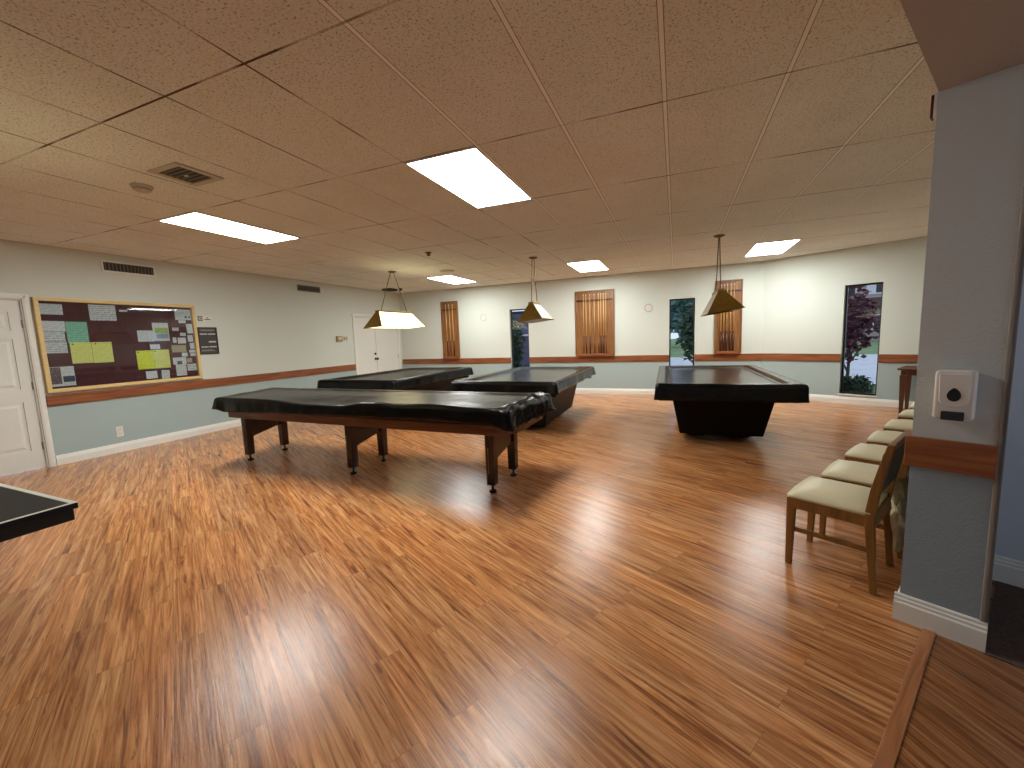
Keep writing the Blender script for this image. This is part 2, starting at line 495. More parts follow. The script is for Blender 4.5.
    def build(self, name, mats, parent=None, loc=None, rotz=0.0, bevel=0.0, seg=2, smooth=False, subsurf=0, fix=True):
        me = bpy.data.meshes.new(name)
        me.from_pydata(self.v, [], self.f)
        if not isinstance(mats, (list, tuple)): mats = [mats]
        for m_ in mats: me.materials.append(m_)
        me.polygons.foreach_set('material_index', self.mi)
        if fix:
            bm = bmesh.new(); bm.from_mesh(me)
            bmesh.ops.recalc_face_normals(bm, faces=bm.faces)
            bm.to_mesh(me); bm.free()
        me.update()
        o = bpy.data.objects.new(name, me)
        COL.objects.link(o)
        if parent: o.parent = parent
        if loc is not None: o.location = loc
        o.rotation_euler = (0, 0, rotz)
        if bevel:
            bv = o.modifiers.new('bevel', 'BEVEL')
            bv.width = bevel; bv.segments = seg; bv.limit_method = 'ANGLE'; bv.angle_limit = rd(40)
        if subsurf:
            ss = o.modifiers.new('sub', 'SUBSURF'); ss.levels = subsurf; ss.render_levels = subsurf
        if smooth or bevel:
            me.polygons.foreach_set('use_smooth', [True] * len(me.polygons))
            if not smooth:
                wn = o.modifiers.new('wn', 'WEIGHTED_NORMAL'); wn.keep_sharp = True
        return o

def tag(o, label, cat, group=None, kind=None):
    o['label'] = label
    o['category'] = cat
    if group: o['group'] = group
    if kind: o['kind'] = kind
    return o
def empty(name, loc=(0, 0, 0), rotz=0.0):
    o = bpy.data.objects.new(name, None)
    o.empty_display_size = 0.1
    COL.objects.link(o)
    o.location = loc
    o.rotation_euler = (0, 0, rotz)
    return o
def thing(name, label, cat, loc=(0, 0, 0), rotz=0.0, group=None):
    return tag(empty(name, loc, rotz), label, cat, group)
def struct(o, label=None):
    o['kind'] = 'structure'
    if label: o['label'] = label
    return o
def copy_tree(o, parent=None):
    c = o.copy(); COL.objects.link(c); c.parent = parent
    for ch in list(o.children): copy_tree(ch, c)
    return c

# ------------------------------------------------------------------ room shell
ROOM = [(XL - 0.1, -3.6), (2.8, -3.6), (5.2, -2.2), (5.2, 4.0), (4.33, 8.13), (1.65, YB + 0.07), (XL - 0.1, YB + 0.07)]
o = MB().prism(ROOM, -0.08, 0.0).build('floor', M['floor']); struct(o)
o = MB().prism(ROOM, H, H + 0.12).build('ceiling', M['ceiling']); struct(o)

SPLIT = 0.82
def wall(name, frame, u0, u1, holes=(), thick=0.16, top=H, mats=None, split=True):
    """holes: (u0,u1,z0,z1); the inner face is local y = 0"""
    mb = MB()
    def seg(a, b, z0, z1):
        if b - a < 1e-4 or z1 - z0 < 1e-4: return
        if split and z0 < SPLIT < z1:
            mb.box(a, b, 0, thick, z0, SPLIT, 1)
            mb.box(a, b, 0, thick, SPLIT, z1, 0)
        else:
            mb.box(a, b, 0, thick, z0, z1, 1 if (split and z1 <= SPLIT) else 0)
    cur = u0
    for a, b, z0, z1 in sorted(holes):
        seg(cur, a, 0, top); seg(a, b, 0, z0); seg(a, b, z1, top); cur = b
    seg(cur, u1, 0, top)
    o = mb.build(name, mats or [M['wall_up'], M['wall_lo']], loc=frame[0], rotz=frame[1])
    return struct(o)
def board(mb, u0, u1, z0=0.0, h=0.125, t=0.018):
    """a moulded baseboard run in front of local y = 0"""
    prof = [(0, z0), (-t, z0), (-t, z0 + h * 0.68), (-t * 0.72, z0 + h * 0.74), (-t * 0.72, z0 + h * 0.82), (-t * 0.45, z0 + h * 0.87), (-t * 0.45, z0 + h * 0.95), (-t * 0.2, z0 + h), (0, z0 + h)]
    n = len(prof)
    vs = [(u0, y, z) for y, z in prof] + [(u1, y, z) for y, z in prof]
    fs = [tuple(range(n)), tuple(reversed(range(n, 2 * n)))] + [(i, n + i, n + (i + 1) % n, (i + 1) % n) for i in range(n)]
    mb.add(vs, fs)

D1 = (1.50, 2.42, 0.0, 2.05)       # single door in the left wall
D2 = (7.83, 9.47, 0.0, 2.03)       # double door in the left wall
wall('wall_left', F_LEFT, -3.6, YB, [D1, D2])
W1 = (-3.89, -3.39, 0.17, 2.09)
W2 = (-0.14, 0.37, 0.17, 2.09)
W3 = (1.30, 1.81, 0.17, 2.09)
wall('wall_back', F_BACK, XL - 0.16, 1.66, [W1, W2])
wall('wall_back_right', F_SEC, -0.04, 3.2, [W3])
# partition whose end stands by the opening, and the header over the opening
wl = MB()
wl.box(0.028, 0.282, 0.014, 6.64, 0, SPLIT, 1)
wl.box(0.028, 0.282, 0.014, 6.64, SPLIT, H, 0)
wl.box(0.030, 0.282, -4.3, 0.014, HALL_Z, H, 2)
wl.box(0.028, 0.282, -7.2, -4.3, 0, SPLIT, 1)
wl.box(0.028, 0.282, -7.2, -4.3, SPLIT, H, 0)
struct(wl.build('wall_right', [M['part_up'], M['part_lo'], M['soffit']], loc=PP, rotz=rd(-30)))
hl = MB()
hl.box(0.282, 2.55, -7.2, 0.80, HALL_Z, HALL_Z + 0.1, 0)
struct(hl.build('ceiling_hall', [M['soffit']], loc=PP, rotz=rd(-30)))
hl = MB()
hl.box(0.282, 2.5, 0.78, 0.9, 0, HALL_Z, 0)
struct(hl.build('wall_hall', [M['wall_hall']], loc=PP, rotz=rd(-30)))
hl = MB()  # openings out of view, added to let sky light onto hall wall and pillar
hl.box(2.4, 2.55, -7.2, -1.9, 0, HALL_Z, 0); hl.box(2.4, 2.55, 0.70, 0.9, 0, HALL_Z, 0); hl.box(2.4, 2.55, -1.9, 0.70, 0, 0.6, 0); hl.box(2.4, 2.55, -1.9, 0.70, 2.25, HALL_Z, 0)
hl.box(0.282, 0.4, -5.4, -5.25, 0, HALL_Z, 0); hl.box(2.3, 2.55, -5.4, -5.25, 0, HALL_Z, 0); hl.box(0.4, 2.3, -5.4, -5.25, 0, 0.8, 0); hl.box(0.4, 2.3, -5.4, -5.25, 2.25, HALL_Z, 0)
struct(hl.build('wall_hall_side', [M['wall_hall']], loc=PP, rotz=rd(-30)))
o = MB().box(XL - 0.1, -2.2, -3.6, -3.45, 0, H).build('wall_front', M['wall_up']); struct(o)

# baseboards
for nm, fr, runs in (('baseboard_left', F_LEFT, [(-3.4, D1[0] - 0.07), (D1[1] + 0.07, D2[0] - 0.07), (D2[1] + 0.07, YB)]),
                     ('baseboard_back', F_BACK, [(XL, W1[0] - 0.0), (W1[0], W2[0]), (W2[0], 1.62)]),
                     ('baseboard_back_right', F_SEC, [(0.0, 3.08)])):
    mb = MB()
    for a, b in runs: board(mb, a, b)
    struct(mb.build(nm, M['white'], loc=fr[0], rotz=fr[1]))
mb = MB(); board(mb, 0.010, 0.300, h=0.128, t=0.020)
o = mb.build('baseboard_right', M['white'], loc=at(F_PART, 0, 0.014, 0), rotz=rd(-30)); struct(o)
mb = MB(); board(mb, 0.014, 6.6, h=0.128, t=0.020)
o = mb.build('baseboard_right_side', M['white'], loc=at(F_PART, 0.028, 0, 0), rotz=rd(-120)); o.scale = (-1, 1, 1); struct(o)
mb = MB(); board(mb, 0.282, 2.4, h=0.14, t=0.018)
struct(mb.build('baseboard_hall', M['white'], loc=at(F_PART, 0, 0.78, 0), rotz=rd(-30)))

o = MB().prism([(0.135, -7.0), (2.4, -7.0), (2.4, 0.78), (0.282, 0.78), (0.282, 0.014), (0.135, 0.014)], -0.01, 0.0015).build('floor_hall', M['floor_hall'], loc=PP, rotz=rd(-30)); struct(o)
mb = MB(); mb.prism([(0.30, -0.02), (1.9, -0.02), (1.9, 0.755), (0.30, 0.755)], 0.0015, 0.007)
tag(mb.build('floor_shade', M['mat'], loc=PP, rotz=rd(-30)), 'dark brown sheet of painted shade on the hall floor right of the pillar', 'mat')  # thin dark sheet standing in for deep shade on the floor
# chair rails
def rail_run(mb, a, b, t=0.022, z0=RAIL_B, z1=RAIL_T): mb.box(a, b, -t, 0.0, z0, z1)
mb = MB(); rail_run(mb, -3.4, D1[0] - 0.07); rail_run(mb, D1[1] + 0.07, D2[0] - 0.07)
struct(mb.build('trim_1', M['rail'], loc=F_LEFT[0], rotz=F_LEFT[1], bevel=0.004))
mb = MB(); rail_run(mb, XL, W1[0]); rail_run(mb, W1[1], W2[0]); rail_run(mb, W2[1], 1.628)
struct(mb.build('trim_2', M['rail'], loc=F_BACK[0], rotz=0, bevel=0.004))
mb = MB(); rail_run(mb, -0.004, W3[0]); rail_run(mb, W3[1], 3.08)
struct(mb.build('trim_3', M['rail'], loc=F_SEC[0], rotz=F_SEC[1], bevel=0.004))
mb = MB(); mb.box(0.010, 0.281, -0.008, 0.014, RAIL_B, RAIL_T); mb.box(0.008, 0.028, 0.0, 6.6, RAIL_B, RAIL_T)
struct(mb.build('trim_4', M['rail'], loc=PP, rotz=rd(-30), bevel=0.003))
# flat strip covering the joint between the two floors, running back from the partition
mb = MB(); mb.prism([(0.112, -4.2), (0.157, -4.2), (0.157, 0.012), (0.112, 0.012)], 0.0, 0.007)
struct(mb.build('trim_5', M['strip_wood'], loc=PP, rotz=rd(-30), bevel=0.003))
# metal bead at the right corner of the partition
mb = MB(); mb.box(0.276, 0.298, 0.004, 0.016, 0.128, HALL_Z); mb.box(0.282, 0.298, 0.004, 0.05, 0.128, HALL_Z)
struct(mb.build('trim_6', M['guard'], loc=PP, rotz=rd(-30), bevel=0.004))
# angle moulding where ceiling and walls meet
mb = MB(); mb.box(-3.4, YB, -0.022, 0, H - 0.003, H); struct(mb.build('trim_7', M['vent'], loc=F_LEFT[0], rotz=F_LEFT[1]))
mb = MB(); mb.box(XL, 1.62, -0.022, 0, H - 0.003, H); struct(mb.build('trim_8', M['vent'], loc=F_BACK[0]))
mb = MB(); mb.box(0, 3.08, -0.022, 0, H - 0.003, H); struct(mb.build('trim_9', M['vent'], loc=F_SEC[0], rotz=F_SEC[1]))

# ------------------------------------------------------------------ windows
def window(name, frame, w_):
    u0, u1, z0, z1 = w_
    root = empty(name, at(frame, u0, 0, z0), frame[1]); struct(root)
    W, Hh = u1 - u0, z1 - z0
    f = MB(); t = 0.028; y0, y1 = 0.075, 0.125
    f.box(0, t, y0, y1, 0, Hh); f.box(W - t, W, y0, y1, 0, Hh); f.box(t, W - t, y0, y1, 0, t); f.box(t, W - t, y0, y1, Hh - t, Hh)
    f.build('window_frame', M['win_frame'], root, bevel=0.003)
    MB().box(t, W - t, 0.098, 0.104, t, Hh - t).build('pane', M['win_glass'], root)
    MB().box(-0.012, W + 0.012, -0.022, 0.075, -0.022, 0.0).build('sill', M['white'], root, bevel=0.003)
    return root
window('window_1', F_BACK, W1)
window('window_2', F_BACK, W2)
window('window_3', F_SEC, W3)

# ------------------------------------------------------------------ doors
def casing(root, u0, u1, z1, wd=0.062, t=0.02):
    mb = MB()
    for a, b in ((u0 - wd, u0), (u1, u1 + wd)):
        mb.box(a, b, -t, 0, 0, z1 + wd)
        mb.box(a + wd * 0.18, b - wd * 0.18, -t - 0.006, -t, 0, z1 + wd * 0.82)
    mb.box(u0, u1, -t, 0, z1, z1 + wd)
    mb.box(u0 - wd * 0.5, u1 + wd * 0.5, -t - 0.006, -t, z1 + wd * 0.18, z1 + wd * 0.82)
    mb.box(u0, u0 + 0.012, 0, 0.14, 0, z1); mb.box(u1 - 0.012, u1, 0, 0.14, 0, z1); mb.box(u0, u1, 0, 0.14, z1 - 0.012, z1)
    return mb.build('door_frame', M['white'], root, bevel=0.003)
def panelled(u0, u1, z0, z1, panels, y0=0.022, y1=0.058):
    """door leaf with raised-and-fielded panels: rects in u,z"""
    mb = MB()
    us = sorted({u0, u1, *[p[0] for p in panels], *[p[1] for p in panels]})
    zs = sorted({z0, z1, *[p[2] for p in panels], *[p[3] for p in panels]})
    for i in range(len(us) - 1):
        for j in range(len(zs) - 1):
            c = ((us[i] + us[i + 1]) / 2, (zs[j] + zs[j + 1]) / 2)
            if any(p[0] < c[0] < p[1] and p[2] < c[1] < p[3] for p in panels):
                continue
            mb.box(us[i], us[i + 1], y0, y1, zs[j], zs[j + 1])
    for a, b, c, d in panels:
        mb.box(a, b, y0 + 0.012, y1, c, d)
        g = 0.028
        mb.hexa([(a + g, y0 + 0.012, c + g), (b - g, y0 + 0.012, c + g), (b - g, y0 + 0.012, d - g), (a + g, y0 + 0.012, d - g)],
                [(a + 2 * g, y0 + 0.003, c + 2 * g), (b - 2 * g, y0 + 0.003, c + 2 * g), (b - 2 * g, y0 + 0.003, d - 2 * g), (a + 2 * g, y0 + 0.003, d - 2 * g)])
    return mb
r = empty('door_1', F_LEFT[0], F_LEFT[1]); struct(r)
casing(r, D1[0], D1[1], D1[3])
u0, u1 = D1[0] + 0.013, D1[1] - 0.013
cm = (u0 + u1) / 2
pan = []
for a, b in ((u0 + 0.10, cm - 0.045), (cm + 0.045, u1 - 0.10)):
    pan += [(a, b, 1.68, 1.90), (a, b, 0.99, 1.58), (a, b, 0.24, 0.83)]
leaf = panelled(u0, u1, 0.012, D1[3] - 0.014, pan).build('door_leaf', M['door'], r)
for z in (1.76, 1.02, 0.28):
    mb = MB(); mb.box(D1[1] - 0.022, D1[1] - 0.004, 0.008, 0.02, z - 0.045, z + 0.045); mb.lathe([(0.006, z - 0.048), (0.006, z + 0.048)], 10, (D1[1] - 0.012, 0.010, 0))
    mb.build('hinge', M['steel'], leaf)
mb = MB(); mb.lathe([(0.03, 0.022), (0.03, 0.014), (0.012, 0.01), (0.012, -0.03), (0.026, -0.036), (0.03, -0.05), (0.022, -0.064), (0.004, -0.068)], 18, (u0 + 0.07, 0, 0.95), axis='Y')
mb.build('door_knob', M['brass'], leaf, smooth=True)

r = empty('door_2', F_LEFT[0], F_LEFT[1]); struct(r)
casing(r, D2[0], D2[1], D2[3])
cm = (D2[0] + D2[1]) / 2 - 0.08
for k, (a, b) in enumerate(((D2[0] + 0.013, cm - 0.002), (cm + 0.002, D2[1] - 0.013))):
    lf = MB().box(a, b, 0.022, 0.058, 0.012, D2[3] - 0.014).build('door_leaf', M['door'], r, bevel=0.003)
    hu = a if k == 0 else b
    for z in (1.75, 1.0, 0.25):
        MB().box(hu - 0.008, hu + 0.008, 0.012, 0.022, z - 0.045, z + 0.045).build('hinge', M['beige'], lf)
    if k == 0:
        mb = MB(); mb.lathe([(0.032, 0.022), (0.032, 0.014), (0.012, 0.01), (0.012, -0.03), (0.028, -0.036), (0.034, -0.05), (0.024, -0.064), (0.004, -0.068)], 18, (cm - 0.045, 0, 0.97), axis='Y')
        mb.build('door_knob', M['dark_metal'], lf, smooth=True)
        mb = MB(); mb.lathe([(0.028, 0.022), (0.028, 0.004), (0.018, -0.004), (0.004, -0.006)], 18, (cm - 0.045, 0, 1.10), axis='Y')
        mb.build('deadbolt', M['dark_metal'], lf, smooth=True)
    else:
        MB().box(cm + 0.003, cm + 0.03, 0.012, 0.022, 0.012, D2[3] - 0.014).build('astragal', M['door'], lf, bevel=0.002)

# ------------------------------------------------------------------ ceiling fittings
def ceiling_light(i, j, label, group='fluorescent panels in the ceiling'):
    x0, y0 = GX + i * S, GY + j * 2 * S
    r = thing('ceiling_light', label, 'ceiling light', (x0, y0, H), 0, group)
    t = 0.02
    mb = MB(); mb.box(0.004, S - 0.004, 0.004, t, -0.010, 0); mb.box(0.004, S - 0.004, 2 * S - t, 2 * S - 0.004, -0.010, 0)
    mb.box(0.004, t, t, 2 * S - t, -0.010, 0); mb.box(S - t, S - 0.004, t, 2 * S - t, -0.010, 0)
    mb.build('light_frame', M['light_frame'], r, bevel=0.002)
    MB().box(t, S - t, t, 2 * S - t, -0.006, -0.002).build('diffuser', M['panel'] if (i, j) == (-6, 1) else M['panel_far'], r)
ceiling_light(-6, 1, 'long fluorescent ceiling panel in front of the left wall, nearest the bulletin board')
ceiling_light(-1, 1, 'largest fluorescent ceiling panel, above the middle of the room')
ceiling_light(-6, 5, 'small far fluorescent ceiling panel right of the glowing lamp')
ceiling_light(-1, 5, 'fluorescent ceiling panel in front of the wide middle cue rack')
ceiling_light(4, 5, 'fluorescent ceiling panel at the right, beyond the rightmost brass lamp')

r = thing('ceiling_vent', 'tan square ceiling vent with dark slots beside the smoke detector', 'vent', (-3.48, 2.145, H))
mb = MB(); a, b = 0.17, 0.125
mb.box(-a, a, -a, -b, -0.012, 0); mb.box(-a, a, b, a, -0.012, 0); mb.box(-a, -b, -b, b, -0.012, 0); mb.box(b, a, -b, b, -0.012, 0)
mb.build('vent_frame', M['vent'], r, bevel=0.003)
mb = MB(); mb.box(-b, b, -b, b, -0.002, 0, 0)
for k in range(6): mb.box(-b, b, -b + 0.02 + k * 0.042, -b + 0.030 + k * 0.042, -0.010, -0.002, 1)
mb.build('vent_slots', [M['vent_dark'], M['grille']], r)
MB().box(-0.022, 0.012, -0.008, 0.008, -0.014, -0.009).build('damper_lever', M['plastic'], r, bevel=0.002)

r = thing('smoke_detector', 'round tan smoke detector on the ceiling left of the square vent', 'smoke detector', (-4.03, 2.13, H))
mb = MB(); mb.lathe([(0.075, 0), (0.075, -0.012), (0.062, -0.016), (0.058, -0.036), (0.045, -0.044), (0.004, -0.046)], 28)
mb.build('housing', M['vent'], r, smooth=True)
MB().lathe([(0.059, -0.024), (0.061, -0.027), (0.059, -0.03)], 28).build('vent_ring', M['vent_dark'], r)
MB().box(0.042, 0.052, -0.02, -0.01, -0.048, -0.040).build('indicator', M['plastic'], r)

mb = MB(); mb.lathe([(0.05, 0), (0.05, -0.008), (0.022, -0.014), (0.018, -0.04), (0.03, -0.044), (0.03, -0.05), (0.004, -0.052)], 20)
tag(mb.build('sprinkler_head', M['brass_dark'], loc=(-3.5, 5.48, H), smooth=True), 'small brown sprinkler head on the ceiling above the covered tables', 'sprinkler')
mb = MB(); mb.lathe([(0.14, 0), (0.14, -0.008), (0.11, -0.018), (0.06, -0.024), (0.004, -0.026)], 26)
tag(mb.build('ceiling_speaker', M['vent'], loc=(-4.12, 7.07, H), smooth=True), 'flat round tan ceiling plate beside the small far light panel', 'speaker')
r = thing('ceiling_grille', 'dark brown flat grille on the ceiling at the far left corner', 'vent', (-6.70, 8.62, H))
mb = MB(); mb.prism([(-0.13, -0.15), (0.13, -0.15), (0.13, 0.15), (-0.13, 0.15)], -0.05, 0)
mb.build('grille_box', M['vent_dark'], r, bevel=0.012)
mb = MB()
for k in range(6): mb.box(-0.10, 0.10, -0.12 + k * 0.042, -0.105 + k * 0.042, -0.056, -0.05)
mb.build('slats', M['dark_metal'], r)
mb = MB(); mb.lathe([(0.04, 0), (0.04, -0.03), (0.03, -0.05), (0.004, -0.06)], 16)
tag(mb.build('motion_sensor', M['vent_dark'], loc=(-6.45, 8.72, H), smooth=True), 'tiny dark dome on the ceiling beside the dark grille', 'sensor')

# ------------------------------------------------------------------ things on the left wall
def wall_vent(u0, u1, z0, z1, label, framed):
    cx, cz = (u0 + u1) / 2, (z0 + z1) / 2
    r = thing('wall_vent', label, 'vent', at(F_LEFT, cx, 0, cz), F_LEFT[1], 'vents high on the left wall')
    a, b, t = (u1 - u0) / 2, (z1 - z0) / 2, 0.022
    fm = M['white'] if framed else M['grille']
    mb = MB(); mb.box(-a, a, -0.014, 0, b - t, b); mb.box(-a, a, -0.014, 0, -b, -b + t); mb.box(-a, -a + t, -0.014, 0, -b + t, b - t); mb.box(a - t, a, -0.014, 0, -b + t, b - t)
    mb.build('vent_frame', fm, r, bevel=0.003)
    mb = MB(); mb.box(-a + t, a - t, -0.003, 0, -b + t, b - t, 0)
    n = 14
    for k in range(n):
        x = -a + t + (2 * a - 2 * t) * (k + 0.5) / n
        mb.box(x - 0.004, x + 0.004, -0.010, -0.003, -b + t, b - t, 1)
    mb.build('vent_slots', [M['vent_dark'], M['grille']], r)
wall_vent(3.21, 3.83, 2.475, 2.63, 'white framed dark slotted vent high above the bulletin board', True)
wall_vent(6.30, 6.88, 2.50, 2.625, 'grey slotted wall vent high on the left wall, nearer the double door', False)

# bulletin board
BU0, BU1, BZ0, BZ1 = 2.50, 4.285, 0.915, 2.085
r = thing('bulletin_board', 'large glazed maroon bulletin board in a pale gold frame on the left wall', 'bulletin board', at(F_LEFT, BU0, 0, BZ0), F_LEFT[1])
W_, H_ = BU1 - BU0, BZ1 - BZ0
MB().box(0.03, W_ - 0.03, -0.012, 0, 0.03, H_ - 0.03).build('backing', M['board'], r)
mb = MB(); t = 0.045
mb.box(0, W_, -0.055, 0, 0, t); mb.box(0, W_, -0.055, 0, H_ - t, H_); mb.box(0, t, -0.055, 0, t, H_ - t); mb.box(W_ - t, W_, -0.055, 0, t, H_ - t)
mb.build('frame', M['board_frame'], r, bevel=0.006)
gl = MB().box(t, W_ / 2 + 0.01, -0.034, -0.031, t, H_ - t).build('glass_panel', M['glass'], r)
gl = MB().box(W_ / 2 - 0.01, W_ - t, -0.041, -0.038, t, H_ - t).build('glass_panel', M['glass'], r)

pk = [0]
def paper(u0, u1, z0, z1, material, label, tilt=0.0, layer=0, group='notices pinned inside the bulletin board', extra=None, pins=()):
    """a sheet pinned to the board's backing"""
    cx, cz = (u0 + u1) / 2, (z0 + z1) / 2
    y = -0.0135 - 0.0022 * layer
    a, b = (u1 - u0) / 2, (z1 - z0) / 2
    c_, s_ = math.cos(rd(tilt)), math.sin(rd(tilt))
    def q(x, z): return (x * c_ - z * s_, x * s_ + z * c_)
    mb = MB()
    n = 6
    vs, fs = [], []
    for i in range(n + 1):
        x = -a + 2 * a * i / n
        lift = -0.0012 * (1 - math.sin(PI * i / n))
        for z in (-b, b):
            px, pz = q(x, z)
            vs.append((px, lift * (0.4 if z > 0 else 1), pz)); vs.append((px, lift * (0.4 if z > 0 else 1) + 0.0008, pz))
    for i in range(n):
        k = i * 4
        fs += [(k, k + 4, k + 6, k + 2), (k + 1, k + 3, k + 7, k + 5)]
        fs += [(k + 2, k + 6, k + 7, k + 3), (k, k + 1, k + 5, k + 4)]
    fs += [(0, 2, 3, 1), (n * 4, n * 4 + 1, n * 4 + 3, n * 4 + 2)]
    mb.add(vs, fs)
    loc = at(F_LEFT, cx, y, cz)
    if not extra and not pins:
        return tag(mb.build('notice', material, loc=loc, rotz=F_LEFT[1]), label, 'notice', group)
    rt_ = thing('notice', label, 'notice', loc, F_LEFT[1], group)
    mb.build('sheet', material, rt_)
    for (nm, mt, x0, x1, zz0, zz1) in extra or ():
        MB().box(-a + x0 * 2 * a, -a + x1 * 2 * a, -0.0024, -0.0012, -b + zz0 * 2 * b, -b + zz1 * 2 * b).build(nm, mt, rt_)
    for (px, pz) in pins:
        m2 = MB(); m2.lathe([(0.009, -0.001), (0.009, -0.004), (0.005, -0.006), (0.001, -0.007)], 10, (-a + px * 2 * a, 0, -b + pz * 2 * b), axis='Y')
        m2.build('pin', M['black_plastic'], rt_, smooth=True)
    return rt_
paper(2.55, 2.76, 1.88, 2.01, M['paper'], 'white landscape notice in the top left corner of the bulletin board')
paper(2.55, 2.76, 1.67, 1.80, M['paper'], 'white notice left of the green sheet, uppermost of the column of three')
paper(2.555, 2.745, 1.55, 1.665, M['paper_dense'], 'white notice in the middle of the column of three beside the green sheet')
paper(2.555, 2.75, 1.40, 1.545, M['paper_dense'], 'white notice left of the pale yellow pair, lowest of the column of three')
paper(2.765, 2.97, 1.525, 1.795, M['paper_green'], 'pale green portrait sheet above the left pair of yellow sheets', layer=0)
paper(2.775, 2.982, 1.26, 1.53, M['paper_yellow'], 'pale yellow sheet directly below the green sheet', layer=1, pins=((0.13, 0.92),))
paper(2.985, 3.195, 1.255, 1.53, M['paper_yellow'], 'pale yellow sheet right of the one below the green sheet', layer=1, pins=((0.2, 0.92),))
paper(3.01, 3.29, 1.815, 2.025, M['paper_dense'], 'large white landscape notice at the top, left of the board centre')
paper(2.555, 2.78, 0.985, 1.23, M['paper'], 'photo flyer in the lower left corner of the bulletin board',
      extra=(('photo', M['photo_a'], 0.02, 0.44, 0.12, 0.98), ('picture', M['photo_b'], 0.5, 0.98, 0.2, 0.5)))
paper(3.33, 3.42, 1.945, 1.97, M['card'], 'narrow white strip pinned high beside the large landscape notice')
paper(4.01, 4.232, 1.85, 2.012, M['paper'], 'white notice with dark spots in the top right corner of the board',
      extra=(('spot', M['photo_b'], 0.60, 0.74, 0.18, 0.36), ('spot', M['photo_b'], 0.84, 0.95, 0.2, 0.36)))
paper(3.695, 3.90, 1.53, 1.80, M['paper'], 'flyer with green and blue print right of the board centre',
      extra=(('print_block', M['green_print'], 0.12, 0.95, 0.42, 0.74), ('print_block', M['blue_print'], 0.2, 0.95, 0.14, 0.40)))
paper(3.50, 3.70, 1.525, 1.685, M['paper'], 'white landscape notice overlapping the green and blue flyer', layer=1)
paper(3.635, 3.76, 1.41, 1.48, M['card'], 'white slip just above the bright yellow sheets')
paper(3.455, 3.665, 1.125, 1.395, M['paper_lime'], 'bright yellow left sheet of the right-hand yellow pair', layer=1, pins=((0.12, 0.92),))
paper(3.667, 3.867, 1.125, 1.40, M['paper_yellow'], 'yellow right sheet of the right-hand yellow pair', layer=1, pins=((0.1, 0.92),))
paper(3.54, 3.68, 0.98, 1.09, M['card'], 'white card under the bright yellow sheet, near the board bottom')
paper(3.735, 3.84, 0.945, 1.09, M['paper'], 'white portrait slip under the yellow pair, right of the white card', tilt=-3)
cards = [
 (4.05, 4.15, 1.80, 1.845, 'card', 'small white card just under the notice with dark spots', 0),
 (4.152, 4.235, 1.64, 1.79, 'card', 'tall white card at the right edge below the spotted notice', 3),
 (3.95, 4.04, 1.68, 1.73, 'pink_card', 'pinkish card alone on maroon, first left of the card cluster', 0),
 (4.05, 4.13, 1.60, 1.65, 'card', 'small card slanted below and right of the pinkish card', -4),
 (3.94, 3.99, 1.50, 1.58, 'card', 'small square card left of the wide white card', 0),
 (4.008, 4.12, 1.485, 1.575, 'card', 'wide white card in the middle of the card cluster', 0),
 (4.15, 4.225, 1.51, 1.615, 'card', 'pale card right of the wide white card', 2),
 (3.91, 4.11, 1.35, 1.46, 'tan_card', 'tan picture card below the wide white card', 0),
 (4.17, 4.235, 1.395, 1.49, 'card', 'upright white card right of the tan picture card', 2),
 (4.04, 4.12, 1.28, 1.34, 'card', 'small white card just below the tan picture card', 0),
 (4.15, 4.24, 1.335, 1.38, 'card', 'narrow upper card of two at the right edge', 0),
 (4.16, 4.24, 1.28, 1.325, 'card', 'narrow lower card of two at the right edge', 0),
 (4.10, 4.175, 1.18, 1.25, 'tan_card', 'little picture card above the square white notice at lower right', 0),
]
for a, b, c, d, mt, lb, tl in cards:
    paper(a, b, c, d, M[mt], lb, tl, group='cards at the right side of the bulletin board')
paper(3.905, 4.09, 1.16, 1.27, M['paper'], 'white card with a dark round logo near the lower right of the board', layer=1,
      extra=(('logo', M['photo_b'], 0.3, 0.66, 0.02, 0.5),), group='cards at the right side of the bulletin board', tilt=0)
paper(3.935, 4.08, 0.985, 1.175, M['paper'], 'white portrait notice under the dark round logo', group='cards at the right side of the bulletin board')
paper(4.095, 4.23, 1.05, 1.16, M['paper_dense'], 'square white notice in the lower right corner of the board', group='cards at the right side of the bulletin board')

# poster and little sign beside the board
r = thing('wall_poster', 'black framed dark poster with pale text bars right of the board', 'poster', at(F_LEFT, 4.31, 0, 1.295), F_LEFT[1])
mb = MB(); t = 0.014; a, b = 0.30, 0.445
mb.box(0, a, -0.016, 0, 0, t); mb.box(0, a, -0.016, 0, b - t, b); mb.box(0, t, -0.016, 0, t, b - t); mb.box(a - t, a, -0.016, 0, t, b - t)
mb.build('frame', M['black_frame'], r, bevel=0.002)
MB().box(t, a - t, -0.008, 0, t, b - t).build('print', M['poster'], r)
for (x0, x1, z0, z1) in ((0.03, 0.14, 0.325, 0.342), (0.155, 0.27, 0.325, 0.342), (0.155, 0.27, 0.195, 0.218), (0.03, 0.145, 0.115, 0.130), (0.16, 0.27, 0.115, 0.132),
                         (0.03, 0.27, 0.40, 0.404), (0.05, 0.25, 0.385, 0.389), (0.03, 0.2, 0.07, 0.074), (0.03, 0.24, 0.055, 0.059)):
    MB().box(x0, x1, -0.0095, -0.008, z0, z1).build('text_line', M['print_white'], r)
r = thing('wall_sign', 'small white sign with a black symbol square above the dark poster', 'sign', at(F_LEFT, 4.335, 0, 1.84), F_LEFT[1])
MB().box(0, 0.225, -0.006, 0, 0, 0.082).build('sign_plate', M['plastic'], r, bevel=0.002)
mb = MB(); mb.box(0.004, 0.074, -0.0075, -0.006, 0.004, 0.078)
mb.build('symbol_square', M['black_frame'], r)
